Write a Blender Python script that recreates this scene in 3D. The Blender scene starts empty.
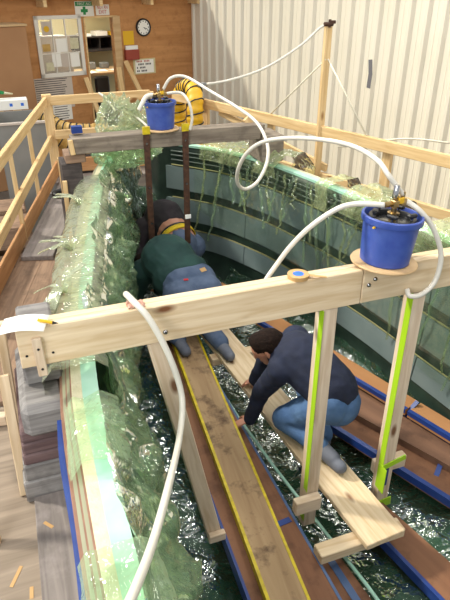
import bpy, bmesh, math, random
from mathutils import Vector, Matrix, noise
V = Vector
scene = bpy.context.scene
COL = scene.collection
random.seed(7)
PI = math.pi

# ------------------------------------------------------------------ camera
CAM = V((-1.15, 0.0, 3.2)); PITCH = math.radians(28.9); YAW = math.radians(-20.2)
cd = bpy.data.cameras.new('camera'); cam = bpy.data.objects.new('camera', cd); COL.objects.link(cam)
cam.location = CAM; cam.rotation_euler = (PI/2 - PITCH, 0, YAW)
cd.sensor_fit = 'VERTICAL'; cd.sensor_height = 24; cd.lens = 24*580/600; cd.clip_start = .05; cd.clip_end = 200
scene.camera = cam

# ray through a photo pixel met with a real plane of the place: gives a world point
_R = cam.rotation_euler.to_matrix()
def ray(px, py): return _R @ V(((px-225)/580, -(py-300)/580, -1))
def onz(px, py, z):
    d = ray(px, py); return CAM + d*((z-CAM.z)/d.z)
def ony(px, py, y):
    d = ray(px, py); return CAM + d*((y-CAM.y)/d.y)

# ------------------------------------------------------------------ materials
def nmat(name):
    m = bpy.data.materials.new(name); m.use_nodes = True
    nt = m.node_tree; b = nt.nodes['Principled BSDF']
    return m, nt, b
def rgba(c): return (c[0], c[1], c[2], 1)
def srgb(r, g, b):
    f = lambda c: (c/255/12.92) if c/255 <= .04045 else ((c/255+.055)/1.055)**2.4
    return (f(r), f(g), f(b))
def plain(name, c, rough=.5, metal=0, c2=None, nscale=8, bump=0, bscale=60, spec=.5, stretch=None):
    m, nt, b = nmat(name); N = nt.nodes; L = nt.links
    b.inputs['Roughness'].default_value = rough; b.inputs['Metallic'].default_value = metal
    b.inputs['Specular IOR Level'].default_value = spec
    b.inputs['Base Color'].default_value = rgba(c)
    tc = N.new('ShaderNodeTexCoord'); mp = N.new('ShaderNodeMapping')
    L.new(tc.outputs['Object'], mp.inputs['Vector'])
    if stretch: mp.inputs['Scale'].default_value = stretch
    if c2:
        n = N.new('ShaderNodeTexNoise'); n.inputs['Scale'].default_value = nscale; n.inputs['Detail'].default_value = 5
        L.new(mp.outputs[0], n.inputs['Vector'])
        r = N.new('ShaderNodeValToRGB'); r.color_ramp.elements[0].position = .35; r.color_ramp.elements[1].position = .68
        r.color_ramp.elements[0].color = rgba(c); r.color_ramp.elements[1].color = rgba(c2)
        L.new(n.outputs['Fac'], r.inputs[0]); L.new(r.outputs[0], b.inputs['Base Color'])
    if bump:
        n2 = N.new('ShaderNodeTexNoise'); n2.inputs['Scale'].default_value = bscale; n2.inputs['Detail'].default_value = 4
        L.new(mp.outputs[0], n2.inputs['Vector'])
        bp = N.new('ShaderNodeBump'); bp.inputs['Strength'].default_value = bump; bp.inputs['Distance'].default_value = .01
        L.new(n2.outputs['Fac'], bp.inputs['Height']); L.new(bp.outputs[0], b.inputs['Normal'])
    return m
def wood(name, c1, c2, knots=None, stain=None, rough=.65, gs=1.0, stain_amt=.45):
    """grain runs along local X; knots are small dark spots, stain is broad dirt"""
    m, nt, b = nmat(name); N = nt.nodes; L = nt.links
    b.inputs['Roughness'].default_value = rough; b.inputs['Specular IOR Level'].default_value = .25
    tc = N.new('ShaderNodeTexCoord'); oi = N.new('ShaderNodeObjectInfo')
    add = N.new('ShaderNodeVectorMath'); add.operation = 'MULTIPLY_ADD'
    cx = N.new('ShaderNodeCombineXYZ'); L.new(oi.outputs['Random'], cx.inputs[0]); L.new(oi.outputs['Random'], cx.inputs[1]); L.new(oi.outputs['Random'], cx.inputs[2])
    L.new(cx.outputs[0], add.inputs[0]); add.inputs[1].default_value = (37, 19, 11); L.new(tc.outputs['Object'], add.inputs[2])
    mp = N.new('ShaderNodeMapping'); mp.inputs['Scale'].default_value = (1.3*gs, 16*gs, 16*gs); L.new(add.outputs[0], mp.inputs['Vector'])
    n = N.new('ShaderNodeTexNoise'); n.inputs['Scale'].default_value = 2.2; n.inputs['Detail'].default_value = 6; n.inputs['Distortion'].default_value = .6
    L.new(mp.outputs[0], n.inputs['Vector'])
    r = N.new('ShaderNodeValToRGB'); r.color_ramp.elements[0].position = .32; r.color_ramp.elements[1].position = .66
    r.color_ramp.elements[0].color = rgba(c2); r.color_ramp.elements[1].color = rgba(c1); L.new(n.outputs['Fac'], r.inputs[0])
    out = r.outputs[0]
    if knots:
        mk = N.new('ShaderNodeMapping'); mk.inputs['Scale'].default_value = (2.6, 6.5, 6.5); L.new(add.outputs[0], mk.inputs['Vector'])
        vo = N.new('ShaderNodeTexVoronoi'); vo.inputs['Scale'].default_value = 1.0; L.new(mk.outputs[0], vo.inputs['Vector'])
        kr = N.new('ShaderNodeValToRGB'); kr.color_ramp.elements[0].position = .06; kr.color_ramp.elements[1].position = .15
        kr.color_ramp.elements[0].color = (1, 1, 1, 1); kr.color_ramp.elements[1].color = (0, 0, 0, 1); L.new(vo.outputs['Distance'], kr.inputs[0])
        mx = N.new('ShaderNodeMixRGB'); L.new(kr.outputs[0], mx.inputs[0]); L.new(out, mx.inputs[1]); mx.inputs[2].default_value = rgba(knots); out = mx.outputs[0]
    if stain:
        ns = N.new('ShaderNodeTexNoise'); ns.inputs['Scale'].default_value = 7; ns.inputs['Detail'].default_value = 8; ns.inputs['Roughness'].default_value = .65
        L.new(add.outputs[0], ns.inputs['Vector'])
        sr = N.new('ShaderNodeValToRGB'); sr.color_ramp.elements[0].position = .5; sr.color_ramp.elements[1].position = .66
        sr.color_ramp.elements[0].color = (0, 0, 0, 1); sr.color_ramp.elements[1].color = (stain_amt,)*3 + (1,)
        L.new(ns.outputs['Fac'], sr.inputs[0])
        mx = N.new('ShaderNodeMixRGB'); L.new(sr.outputs[0], mx.inputs[0]); L.new(out, mx.inputs[1]); mx.inputs[2].default_value = rgba(stain); out = mx.outputs[0]
    L.new(out, b.inputs['Base Color'])
    bp = N.new('ShaderNodeBump'); bp.inputs['Strength'].default_value = .15; bp.inputs['Distance'].default_value = .004
    L.new(n.outputs['Fac'], bp.inputs['Height']); L.new(bp.outputs[0], b.inputs['Normal'])
    return m
def filmmat(name, tint, body, lo, hi, rough=.07, bscale=22, bstr=.7, ior=1.55, gk=.7):
    """thin polythene: tinted see-through, hazy at grazing angles, with a glossy skin"""
    m = bpy.data.materials.new(name); m.use_nodes = True; nt = m.node_tree; N = nt.nodes; L = nt.links
    N.remove(N['Principled BSDF']); out = N['Material Output']
    di = N.new('ShaderNodeBsdfDiffuse'); di.inputs[0].default_value = rgba(body)
    tl = N.new('ShaderNodeBsdfTranslucent'); tl.inputs[0].default_value = rgba(body)
    dm = N.new('ShaderNodeMixShader'); dm.inputs[0].default_value = .4; L.new(di.outputs[0], dm.inputs[1]); L.new(tl.outputs[0], dm.inputs[2])
    gl = N.new('ShaderNodeBsdfGlossy'); gl.inputs['Roughness'].default_value = rough; gl.inputs[0].default_value = (1, 1, 1, 1)
    tr = N.new('ShaderNodeBsdfTransparent'); tr.inputs[0].default_value = rgba(tint)
    lw = N.new('ShaderNodeLayerWeight'); lw.inputs[0].default_value = .35
    fz = N.new('ShaderNodeFresnel'); fz.inputs[0].default_value = ior
    mr = N.new('ShaderNodeMapRange'); mr.inputs['To Min'].default_value = lo; mr.inputs['To Max'].default_value = hi
    mx = N.new('ShaderNodeMixShader'); m2 = N.new('ShaderNodeMixShader')
    tc = N.new('ShaderNodeTexCoord'); n = N.new('ShaderNodeTexVoronoi'); n.inputs['Scale'].default_value = bscale; n.feature = 'F1'
    nz = N.new('ShaderNodeTexNoise'); nz.inputs['Scale'].default_value = 9; nz.inputs['Detail'].default_value = 3
    ma = N.new('ShaderNodeVectorMath'); ma.operation = 'MULTIPLY_ADD'; ma.inputs[1].default_value = (.25, .25, .25)
    L.new(tc.outputs['Object'], nz.inputs['Vector']); L.new(nz.outputs['Color'], ma.inputs[0]); L.new(tc.outputs['Object'], ma.inputs[2])
    L.new(ma.outputs[0], n.inputs['Vector'])
    bp = N.new('ShaderNodeBump'); bp.inputs['Strength'].default_value = bstr; bp.inputs['Distance'].default_value = .02
    L.new(n.outputs['Distance'], bp.inputs['Height'])
    for q in (di, gl, lw, fz): L.new(bp.outputs[0], q.inputs['Normal'])
    L.new(lw.outputs['Facing'], mr.inputs['Value'])
    L.new(mr.outputs[0], mx.inputs[0]); L.new(tr.outputs[0], mx.inputs[1]); L.new(dm.outputs[0], mx.inputs[2])
    gm = N.new('ShaderNodeMath'); gm.operation = 'MULTIPLY'; gm.inputs[1].default_value = gk; L.new(fz.outputs[0], gm.inputs[0]); L.new(gm.outputs[0], m2.inputs[0]); L.new(mx.outputs[0], m2.inputs[1]); L.new(gl.outputs[0], m2.inputs[2]); L.new(m2.outputs[0], out.inputs['Surface'])
    return m

M = {}
M['pine'] = wood('pine', srgb(230, 208, 174), srgb(206, 178, 138), knots=srgb(120, 78, 48))
M['pine_pale'] = wood('pine_pale', srgb(224, 204, 178), srgb(198, 172, 142), knots=srgb(120, 85, 60))
M['rail'] = wood('rail', srgb(228, 198, 148), srgb(204, 168, 116), knots=srgb(140, 98, 58))
M['toe'] = wood('toe', srgb(204, 156, 108), srgb(178, 128, 84))
M['plank'] = wood('plank', srgb(158, 130, 106), srgb(126, 102, 84), stain=srgb(92, 76, 64))
M['plank_grey'] = wood('plank_grey', srgb(140, 131, 124), srgb(112, 104, 99), stain=srgb(160, 150, 146))
M['ply'] = wood('ply', srgb(158, 142, 124), srgb(128, 114, 98), gs=.6)
M['greywood'] = wood('greywood', srgb(148, 144, 140), srgb(108, 104, 101), stain=srgb(78, 75, 74))
M['darkblock'] = wood('darkblock', srgb(92, 84, 80), srgb(66, 60, 58), stain=srgb(48, 44, 44))
M['redwood'] = wood('redwood', srgb(122, 100, 98), srgb(92, 72, 72), stain=srgb(80, 70, 70))
M['beamgrey'] = wood('beamgrey', srgb(146, 134, 118), srgb(112, 100, 88), stain=srgb(80, 70, 62))
M['dirty'] = wood('dirty', srgb(172, 144, 108), srgb(146, 118, 86), stain=srgb(78, 58, 44), stain_amt=.85, gs=.5)
M['brownboard'] = wood('brownboard', srgb(136, 96, 70), srgb(118, 82, 60), stain=srgb(78, 52, 40), stain_amt=.55, gs=.3)
M['darkboard'] = wood('darkboard', srgb(124, 92, 72), srgb(102, 76, 60), stain=srgb(66, 48, 40), gs=.3)
M['tanboard'] = wood('tanboard', srgb(172, 126, 84), srgb(158, 112, 72), gs=.2)
M['osb'] = wood('osb', srgb(202, 148, 96), srgb(178, 126, 78), stain=srgb(150, 100, 62), stain_amt=.4, gs=.25)
M['lightply'] = wood('lightply', srgb(206, 176, 134), srgb(190, 156, 112), gs=.4)
M['carton'] = plain('carton', srgb(168, 126, 88), .8, c2=srgb(158, 116, 80), nscale=2)
M['white'] = plain('white_paint', srgb(226, 222, 212), .5)
M['paper'] = plain('paper', srgb(240, 238, 230), .7)
M['greypaper'] = plain('greypaper', srgb(196, 184, 172), .7)
M['black'] = plain('black_plastic', srgb(24, 24, 26), .35)
M['blackrub'] = plain('black_rubber', srgb(30, 30, 32), .6)
M['steel'] = plain('steel', srgb(150, 150, 152), .25, 1)
M['chrome'] = plain('chrome', srgb(190, 190, 192), .12, 1)
M['brass'] = plain('brass', srgb(176, 150, 104), .3, 1)
M['rust'] = plain('rusty_steel', srgb(92, 62, 44), .6, .3, c2=srgb(64, 44, 34), nscale=30, bump=.3)
M['bluetape'] = plain('blue_tape', srgb(24, 58, 126), .45, c2=srgb(16, 48, 116), nscale=14)
M['paleblue'] = plain('pale_blue_tape', srgb(72, 96, 134), .5)
M['yellowtape'] = plain('yellow_tape', srgb(214, 190, 26), .45, c2=srgb(180, 156, 20), nscale=25)
M['greentape'] = plain('green_tape', srgb(164, 204, 34), .4)
M['bucket'] = plain('blue_pail', srgb(52, 74, 152), .42, c2=srgb(66, 90, 164), nscale=14, bump=.06, bscale=30)
M['hose'] = plain('clear_hose', srgb(214, 208, 194), .28)
M['hose'].node_tree.nodes['Principled BSDF'].inputs['Subsurface Weight'].default_value = .0
M['string'] = plain('cord', srgb(222, 214, 190), .7)
M['yellowduct'] = plain('yellow_duct', srgb(226, 176, 26), .5, c2=srgb(206, 156, 18), nscale=10)
M['tanduct'] = plain('tan_duct', srgb(202, 166, 96), .6, c2=srgb(176, 140, 70), nscale=10)
M['hullgreen'] = plain('hull_green', srgb(40, 58, 47), .45, c2=srgb(24, 38, 31), nscale=6, bump=.2, bscale=18)
M['hulledge'] = plain('hull_mould', srgb(120, 112, 98), .6)
M['foam'] = plain('foam_panel', srgb(110, 124, 122), .55, c2=srgb(98, 114, 113), nscale=4)
M['mint'] = plain('mint_strip', srgb(160, 206, 182), .45, c2=srgb(178, 216, 196), nscale=9, spec=.2)
M['cream'] = plain('cream_laminate', srgb(212, 206, 176), .6, c2=srgb(196, 190, 152), nscale=20, bump=.35, bscale=90)
M['sage'] = plain('sage_strip', srgb(146, 146, 120), .6)
M['redstrip'] = plain('red_edge', srgb(150, 112, 92), .6, c2=srgb(124, 88, 70), nscale=12)
M['bead'] = plain('sealant_bead', srgb(128, 124, 74), .5)
M['darkbead'] = plain('dark_bead', srgb(70, 82, 74), .4)
M['film'] = filmmat('green_film', (.82, .93, .78), (.38, .56, .33), .10, .62, rough=.12, bscale=9, bstr=.7, gk=.75)
M['filmdeep'] = filmmat('green_film_heap', (.60, .82, .64), (.12, .23, .14), .12, .55, rough=.06, bscale=8, bstr=.6, gk=.5)
M['filmthin'] = filmmat('green_film_taut', (.95, .985, .93), (.36, .46, .32), .01, .2, rough=.22, bscale=5, bstr=.25, gk=.18)
M['filmpale'] = filmmat('pale_film', (.95, .98, .86), (.78, .84, .58), .14, .6, rough=.1, bscale=9, gk=.9)
M['filmpale2'] = filmmat('hazy_green_film', (.86, .96, .82), (.56, .72, .46), .14, .66, rough=.12, bscale=8, bstr=.7, gk=.7)
M['filmbow'] = filmmat('bow_film', (.74, .9, .72), (.26, .40, .26), .2, .6, rough=.12, bscale=9, bstr=.7, gk=.7)
M['filmbottom'] = filmmat('bottom_film', (.60, .84, .66), (.12, .26, .16), .22, .6, rough=.06, bscale=9, bstr=.7, gk=.5)
M['filmpleat'] = filmmat('yellow_green_film', (.90, .96, .76), (.70, .78, .42), .22, .65, rough=.1, bscale=12, gk=1.1)
M['skin'] = plain('skin', srgb(206, 148, 120), .5, c2=srgb(196, 134, 108), nscale=12)
M['hair'] = plain('dark_hair', srgb(38, 26, 20), .85, c2=srgb(24, 16, 13), nscale=60, bump=.6, bscale=90, spec=.15)
M['navy'] = plain('navy_knit', srgb(30, 38, 62), .85, c2=srgb(24, 30, 50), nscale=12, bump=.2, bscale=40)
M['jeans'] = plain('blue_denim', srgb(66, 98, 142), .85, c2=srgb(90, 122, 162), nscale=7, bump=.25, bscale=60)
M['jeansdark'] = plain('dark_denim', srgb(70, 86, 112), .85, c2=srgb(92, 106, 130), nscale=9, bump=.25, bscale=60)
M['greenshirt'] = plain('dark_green_knit', srgb(38, 72, 66), .85, c2=srgb(30, 58, 56), nscale=6, bump=.2, bscale=30)
M['darkshirt'] = plain('charcoal_shirt', srgb(46, 38, 42), .85, c2=srgb(36, 30, 34), nscale=6, bump=.2, bscale=30)
M['shoe'] = plain('grey_shoe', srgb(92, 96, 108), .7, c2=srgb(110, 114, 124), nscale=9)
M['glove'] = plain('pale_glove', srgb(168, 164, 160), .7)
M['yellowband'] = plain('yellow_waistband', srgb(222, 188, 30), .7)
M['red'] = plain('red_print', srgb(186, 34, 40), .6)
M['green'] = plain('green_print', srgb(22, 130, 66), .6)
M['ink'] = plain('ink', srgb(60, 56, 60), .7)
M['fadedred'] = plain('faded_red', srgb(190, 110, 96), .7)
M['redbox'] = plain('red_box', srgb(150, 62, 46), .6)
M['yellowpaper'] = plain('yellow_paper', srgb(224, 176, 34), .7)
M['siding'] = plain('cream_siding', srgb(234, 226, 206), .5, c2=srgb(228, 220, 198), nscale=1.2)
M['concrete'] = plain('concrete', srgb(126, 118, 108), .8, c2=srgb(104, 98, 92), nscale=2, bump=.1)
M['greybin'] = plain('grey_bin', srgb(140, 138, 132), .6, c2=srgb(126, 126, 122), nscale=3)
M['wallcream'] = plain('office_wall', srgb(206, 196, 150), .7)
M['darkoffice'] = plain('dark_furniture', srgb(46, 40, 38), .6)
M['bluechair'] = plain('blue_cloth', srgb(70, 74, 104), .8)
M['greyplastic'] = plain('grey_plastic', srgb(120, 120, 118), .5)
M['grime'] = plain('grime', srgb(112, 110, 112), .8)
M['pinktape'] = plain('pink_tape', srgb(206, 160, 140), .6)
M['tantape'] = plain('tan_tape', srgb(190, 150, 96), .5)
M['bluecore'] = plain('blue_core', srgb(52, 112, 214), .5)
mg = bpy.data.materials.new('window_glass'); mg.use_nodes = True
_n = mg.node_tree.nodes; _l = mg.node_tree.links
_t = _n.new('ShaderNodeBsdfTransparent'); _g = _n.new('ShaderNodeBsdfGlossy'); _g.inputs['Roughness'].default_value = .03
_x = _n.new('ShaderNodeMixShader'); _x.inputs[0].default_value = .1
_l.new(_t.outputs[0], _x.inputs[1]); _l.new(_g.outputs[0], _x.inputs[2]); _l.new(_x.outputs[0], _n['Material Output'].inputs['Surface'])
M['glass'] = mg

# ------------------------------------------------------------------ object helpers
WM = {}
def link(name, mesh, mat, parent=None, mw=None, label=None):
    o = bpy.data.objects.new(name, mesh); COL.objects.link(o)
    if mat is not None and len(mesh.materials) == 0: mesh.materials.append(M[mat] if isinstance(mat, str) else mat)
    mw = mw or Matrix.Identity(4); WM[o.name] = mw.copy()
    if parent: o.parent = parent; o.matrix_basis = WM[parent.name].inverted() @ mw
    else: o.matrix_basis = mw
    if label: o['label'] = label
    return o
def tag(o, label, cat, group=None, kind=None):
    o['label'] = label; o['category'] = cat
    if group: o['group'] = group
    if kind: o['kind'] = kind
    return o
def thing(name, loc, label, cat, group=None):
    o = bpy.data.objects.new(name, None); COL.objects.link(o); o.empty_display_size = .1
    o.location = loc; WM[o.name] = Matrix.Translation(loc); return tag(o, label, cat, group)
def struct(o): o['kind'] = 'structure'; return o
def smooth(me, ang=None):
    for p in me.polygons: p.use_smooth = True
def fin(bm, sm=False):
    me = bpy.data.meshes.new('m'); bmesh.ops.recalc_face_normals(bm, faces=bm.faces); bm.to_mesh(me); bm.free()
    if sm: smooth(me)
    return me
def box_bm(bm, c, s, bev=0, rot=None):
    r = bmesh.ops.create_cube(bm, size=1); vs = r['verts']
    bmesh.ops.scale(bm, vec=s, verts=vs)
    if bev:
        es = list({e for v in vs for e in v.link_edges})
        rb = bmesh.ops.bevel(bm, geom=es, offset=bev, segments=1, affect='EDGES'); vs = list({v for f in rb['faces'] for v in f.verts} | {v for v in vs if v.is_valid})
    if rot: bmesh.ops.transform(bm, matrix=rot.to_4x4(), verts=vs)
    bmesh.ops.translate(bm, vec=c, verts=vs)
    return vs
def frame(p0, p1, up=V((0, 0, 1))):
    x = (p1-p0).normalized(); 
    if abs(x.dot(up)) > .98: up = V((0, 1, 0))
    y = up.cross(x).normalized(); z = x.cross(y)
    m = Matrix((x, y, z)).transposed().to_4x4(); m.translation = (p0+p1)/2; return m
def plank(name, p0, p1, w, h, mat, parent=None, bev=.004, up=V((0, 0, 1)), label=None):
    """board from p0 to p1 (centre line); w across, h along up"""
    p0 = V(p0); p1 = V(p1); bm = bmesh.new(); box_bm(bm, (0, 0, 0), ((p1-p0).length, w, h), bev)
    return link(name, fin(bm), mat, parent, frame(p0, p1, V(up)), label)
def box(name, c, s, mat, parent=None, bev=.003, rot=None, label=None):
    bm = bmesh.new(); box_bm(bm, (0, 0, 0), s, bev)
    mw = Matrix.Translation(c) @ (rot.to_4x4() if rot else Matrix.Identity(4))
    return link(name, fin(bm), mat, parent, mw, label)
def crom(pts, n=8):
    pts = [V(p) for p in pts]; out = []
    for i in range(len(pts)-1):
        a = pts[max(i-1, 0)]; b = pts[i]; c = pts[i+1]; d = pts[min(i+2, len(pts)-1)]
        for k in range(n):
            t = k/n
            out.append(.5*((2*b) + (c-a)*t + (2*a-5*b+4*c-d)*t*t + (3*b-a-3*c+d)*t**3))
    out.append(pts[-1]); return out
def tube_bm(bm, pts, r, seg=10, cap=True):
    pts = [V(p) for p in pts]; rings = []; up = None
    for i, p in enumerate(pts):
        t = (pts[min(i+1, len(pts)-1)] - pts[max(i-1, 0)]).normalized()
        if up is None: up = V((0, 0, 1)) if abs(t.z) < .9 else V((1, 0, 0))
        x = up.cross(t).normalized(); up = t.cross(x).normalized()
        rr = r(i/(len(pts)-1)) if callable(r) else r
        rings.append([bm.verts.new(p + (x*math.cos(2*PI*k/seg) + up*math.sin(2*PI*k/seg))*rr) for k in range(seg)])
    for a, b in zip(rings, rings[1:]):
        for k in range(seg): bm.faces.new((a[k], a[(k+1) % seg], b[(k+1) % seg], b[k]))
    if cap: bm.faces.new(rings[0][::-1]); bm.faces.new(rings[-1])
def tube(name, pts, r, mat, parent=None, seg=10, sm=True, label=None):
    bm = bmesh.new(); tube_bm(bm, pts, r, seg); return link(name, fin(bm, sm), mat, parent, None, label)
def lathe_bm(bm, prof, seg=32, mtx=None):
    rings = []
    for r, z in prof:
        if r < 1e-5: rings.append([bm.verts.new((0, 0, z))])
        else: rings.append([bm.verts.new((r*math.cos(2*PI*k/seg), r*math.sin(2*PI*k/seg), z)) for k in range(seg)])
    for a, b in zip(rings, rings[1:]):
        for k in range(seg):
            k2 = (k+1) % seg
            if len(a) == 1 and len(b) == 1: continue
            if len(a) == 1: bm.faces.new((a[0], b[k2], b[k]))
            elif len(b) == 1: bm.faces.new((a[k], a[k2], b[0]))
            else: bm.faces.new((a[k], a[k2], b[k2], b[k]))
    if mtx: bmesh.ops.transform(bm, matrix=mtx, verts=[v for r in rings for v in r])
def lathe(name, prof, mat, parent=None, seg=32, mw=None, sm=True, label=None):
    bm = bmesh.new(); lathe_bm(bm, prof, seg); me = fin(bm, False)
    if sm:
        smooth(me)
        me.set_sharp_from_angle(angle=math.radians(40))
    return link(name, me, mat, parent, mw, label)
def axis_mtx(p, d):
    q = V(d).normalized().to_track_quat('Z', 'Y').to_matrix().to_4x4(); q.translation = V(p); return q
def grid(name, f, nu, nv, mat, parent=None, sm=True, thick=0, label=None):
    bm = bmesh.new(); vs = [[bm.verts.new(f(i/nu, j/nv)) for j in range(nv+1)] for i in range(nu+1)]
    for i in range(nu):
        for j in range(nv): bm.faces.new((vs[i][j], vs[i+1][j], vs[i+1][j+1], vs[i][j+1]))
    if thick:
        bmesh.ops.recalc_face_normals(bm, faces=bm.faces)
        bmesh.ops.solidify(bm, geom=bm.faces[:], thickness=thick)
    return link(name, fin(bm, sm), mat, parent, None, label)
def ribbon(name, pts, w, h, mat, parent=None, side=None, label=None):
    """flat strip along a polyline: w across (horizontal unless side given), h thick"""
    bm = bmesh.new(); pts = [V(p) for p in pts]; R = []
    for i, p in enumerate(pts):
        t = (pts[min(i+1, len(pts)-1)] - pts[max(i-1, 0)]).normalized()
        s = V(side) if side else V((0, 0, 1)).cross(t)
        s = (s - t*s.dot(t)).normalized(); u = t.cross(s).normalized()
        R.append([bm.verts.new(p + s*a*w/2 + u*b*h/2) for a, b in ((-1, -1), (1, -1), (1, 1), (-1, 1))])
    for a, b in zip(R, R[1:]):
        for k in range(4): bm.faces.new((a[k], a[(k+1) % 4], b[(k+1) % 4], b[k]))
    bm.faces.new(R[0][::-1]); bm.faces.new(R[-1])
    return link(name, fin(bm), mat, parent, None, label)
def text(body, size, mat, mw, parent=None, name='lettering', align='CENTER', width=None):
    c = bpy.data.curves.new('t', 'FONT'); c.body = body; c.size = size; c.align_x = align; c.align_y = 'CENTER'; c.extrude = .001
    o = bpy.data.objects.new('t', c); COL.objects.link(o)
    dg = bpy.context.evaluated_depsgraph_get(); dg.update()
    me = bpy.data.meshes.new_from_object(o.evaluated_get(dg)); bpy.data.objects.remove(o); bpy.data.curves.remove(c)
    if width and len(me.vertices):
        xs = [v.co.x for v in me.vertices]; k = width/(max(xs)-min(xs))
        for v in me.vertices: v.co.x *= k
    me.materials.clear()
    return link(name, me, mat, parent, mw)

# ------------------------------------------------------------------ the boat hull
def interp(t, s):
    if s <= t[0][0]: return t[0][1]
    for (a, b), (c, d) in zip(t, t[1:]):
        if s <= c: return b + (d-b)*(s-a)/(c-a)
    return t[-1][1]
def spl(t, s, e=.35): return (interp(t, s-e) + 2*interp(t, s) + interp(t, s+e))/4
LT = [(-1, -1.0), (1.0, -1.02), (1.84, -1.0), (2.61, -.91), (3.37, -.76), (4.33, -.56), (5.14, -.33), (5.75, .0)]
RT = [(-1, 1.34), (2.1, 1.30), (2.6, 1.245), (3.1, 1.2), (3.8, 1.09), (4.5, .93), (5.1, .68), (5.75, .1)]
def Lx(s): return spl(LT, s, .2)
def Rx(s): return spl(RT, s, .15)
PROF = [(0, .33), (.42, .36), (.78, .43), (.955, .60), (.985, .9), (1.0, 1.3), (1.0, 1.8)]
_len = [0]
for (a, b), (c, d) in zip(PROF, PROF[1:]): _len.append(_len[-1] + math.hypot(c-a, d-b))
PA = [x/_len[-1] for x in _len]
def prof(a):
    a = min(max(a, 0), 1)
    for i in range(len(PA)-1):
        if a <= PA[i+1]:
            t = (a-PA[i])/(PA[i+1]-PA[i]); return (PROF[i][0] + (PROF[i+1][0]-PROF[i][0])*t, PROF[i][1] + (PROF[i+1][1]-PROF[i][1])*t)
    return PROF[-1]
def lift(s): return min(max((s-4.7)/1.1, 0), 1)**2*.8
def hp(s, a):
    """inner hull skin: a from -1 (left flange) through 0 (keel) to 1 (right flange)"""
    f, z = prof(abs(a)); k = lift(s); z = z + (1.8-z)*k
    L = Lx(s); R = Rx(s); c = (L+R)/2; w = (R-L)/2
    kx = 0.04 if True else 0
    return V(((R if a >= 0 else L)*f if s < 4 else c + (1 if a >= 0 else -1)*f*w + 0*kx, s, z)) if s >= 4.6 else V((((R if a >= 0 else L)*f)*(1-max(0, min(1, (s-3.6)/1.0))) + (c + (1 if a >= 0 else -1)*f*w)*max(0, min(1, (s-3.6)/1.0)), s, z))
def hn(s, a):
    e = .01; du = hp(s+e, a)-hp(s-e, a); dv = hp(s, min(a+e, 1))-hp(s, max(a-e, -1))
    return du.cross(dv).normalized()   # points inward (towards the open middle / up)
def side(s, z, sgn, off=0):
    """point on the hull side at height z"""
    lo, hi = 0., 1.
    for _ in range(24):
        m = (lo+hi)/2
        if hp(s, sgn*m).z < z: lo = m
        else: hi = m
    p = hp(s, sgn*lo); p.x -= sgn*off; return p
S0, S1 = -.6, 5.72
hull = thing('boat_hull', (0.1, 2.5, 0), 'long open boat hull moulding lined with green film and braced with timber', 'boat')
grid('hull_shell', lambda u, v: hp(S0+(S1-S0)*u, -1+2*v), 60, 44, 'hullgreen', hull, thick=-.004)
# mould outside: from the rim down to the floor
def outer(sgn):
    def f(u, v):
        s = S0+(S1-S0)*u; x = (Lx(s) if sgn < 0 else Rx(s)) + sgn*(.11 + .02*v)
        return V((x, s, 1.74*(1-v)+.0*v))
    return f
for sg in (-1, 1): grid('mould_side', outer(sg), 50, 6, 'hulledge', hull, thick=.01)
SS = [S0+(S1-S0)*i/60 for i in range(61)]
def rim(name, sg, o0, z, w, h, mat, s0=S0, s1=S1):
    pts = [V(((Lx(s) if sg < 0 else Rx(s)) + sg*(o0+w/2), s, z)) for s in SS if s0 <= s <= s1]
    return ribbon(name, pts, w, h, mat, hull, side=(1, 0, 0))
for sg in (-1, 1):
    rim('mint_flange', sg, -.005, 1.805, .062, .02, 'mint')
    rim('laminate_edge', sg, .057, 1.80, .04, .024, 'cream')
    rim('red_edge_strip', sg, .097, 1.785, .007, .02, 'redstrip')
    rim('sage_edge_strip', sg, .104, 1.782, .012, .022, 'sage')
    rim('red_edge_strip', sg, .116, 1.772, .006, .02, 'redstrip')
    rim('sage_edge_strip', sg, .122, 1.768, .012, .022, 'sage')
    rim('red_edge_strip', sg, .134, 1.755, .012, .02, 'redstrip')
# blue tape down the outside of the rim near the camera
pts = [V((Lx(s) - .154 - .004*math.sin(s*9), s, 1.735)) for s in [.4+.05*i for i in range(29)]]
ribbon('rim_tape', pts, .02, .035, 'bluetape', hull, side=(1, 0, 0), label='blue tape edging the rim')
# core panels on the right side, in three courses, each cut in lengths
cuts = [.2, 1.42, 2.62, 3.75, 4.75, 5.55]
for z0, z1 in ((1.36, 1.59), (1.045, 1.265), (.77, .945)):
    for a, b in zip(cuts, cuts[1:]):
        zz = lambda v: z0+(z1-z0)*v
        n = 14
        bm = bmesh.new(); vs = []
        for i in range(n+1):
            s = a+.006+(b-a-.012)*i/n
            vs.append([bm.verts.new(side(s, z0+(z1-z0)*v, 1, o)) for v, o in ((0, .0), (0, .022), (1, .022), (1, .0))])
        for p, q in zip(vs, vs[1:]):
            for k in range(3): bm.faces.new((p[k], p[k+1], q[k+1], q[k]))
        bm.faces.new(vs[0]); bm.faces.new(vs[-1][::-1])
        link('core_panel', fin(bm), 'foam', hull)
for z, m_, r in ((1.605, 'bead', .007), (1.275, 'bead', .006), (.955, 'bead', .006), (1.74, 'darkbead', .008), (1.70, 'darkbead', .008), (1.655, 'darkbead', .007)):
    tube('bead', [side(.2+.1*i, z, 1, .012) for i in range(54)], r, m_, hull, 6)

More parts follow.
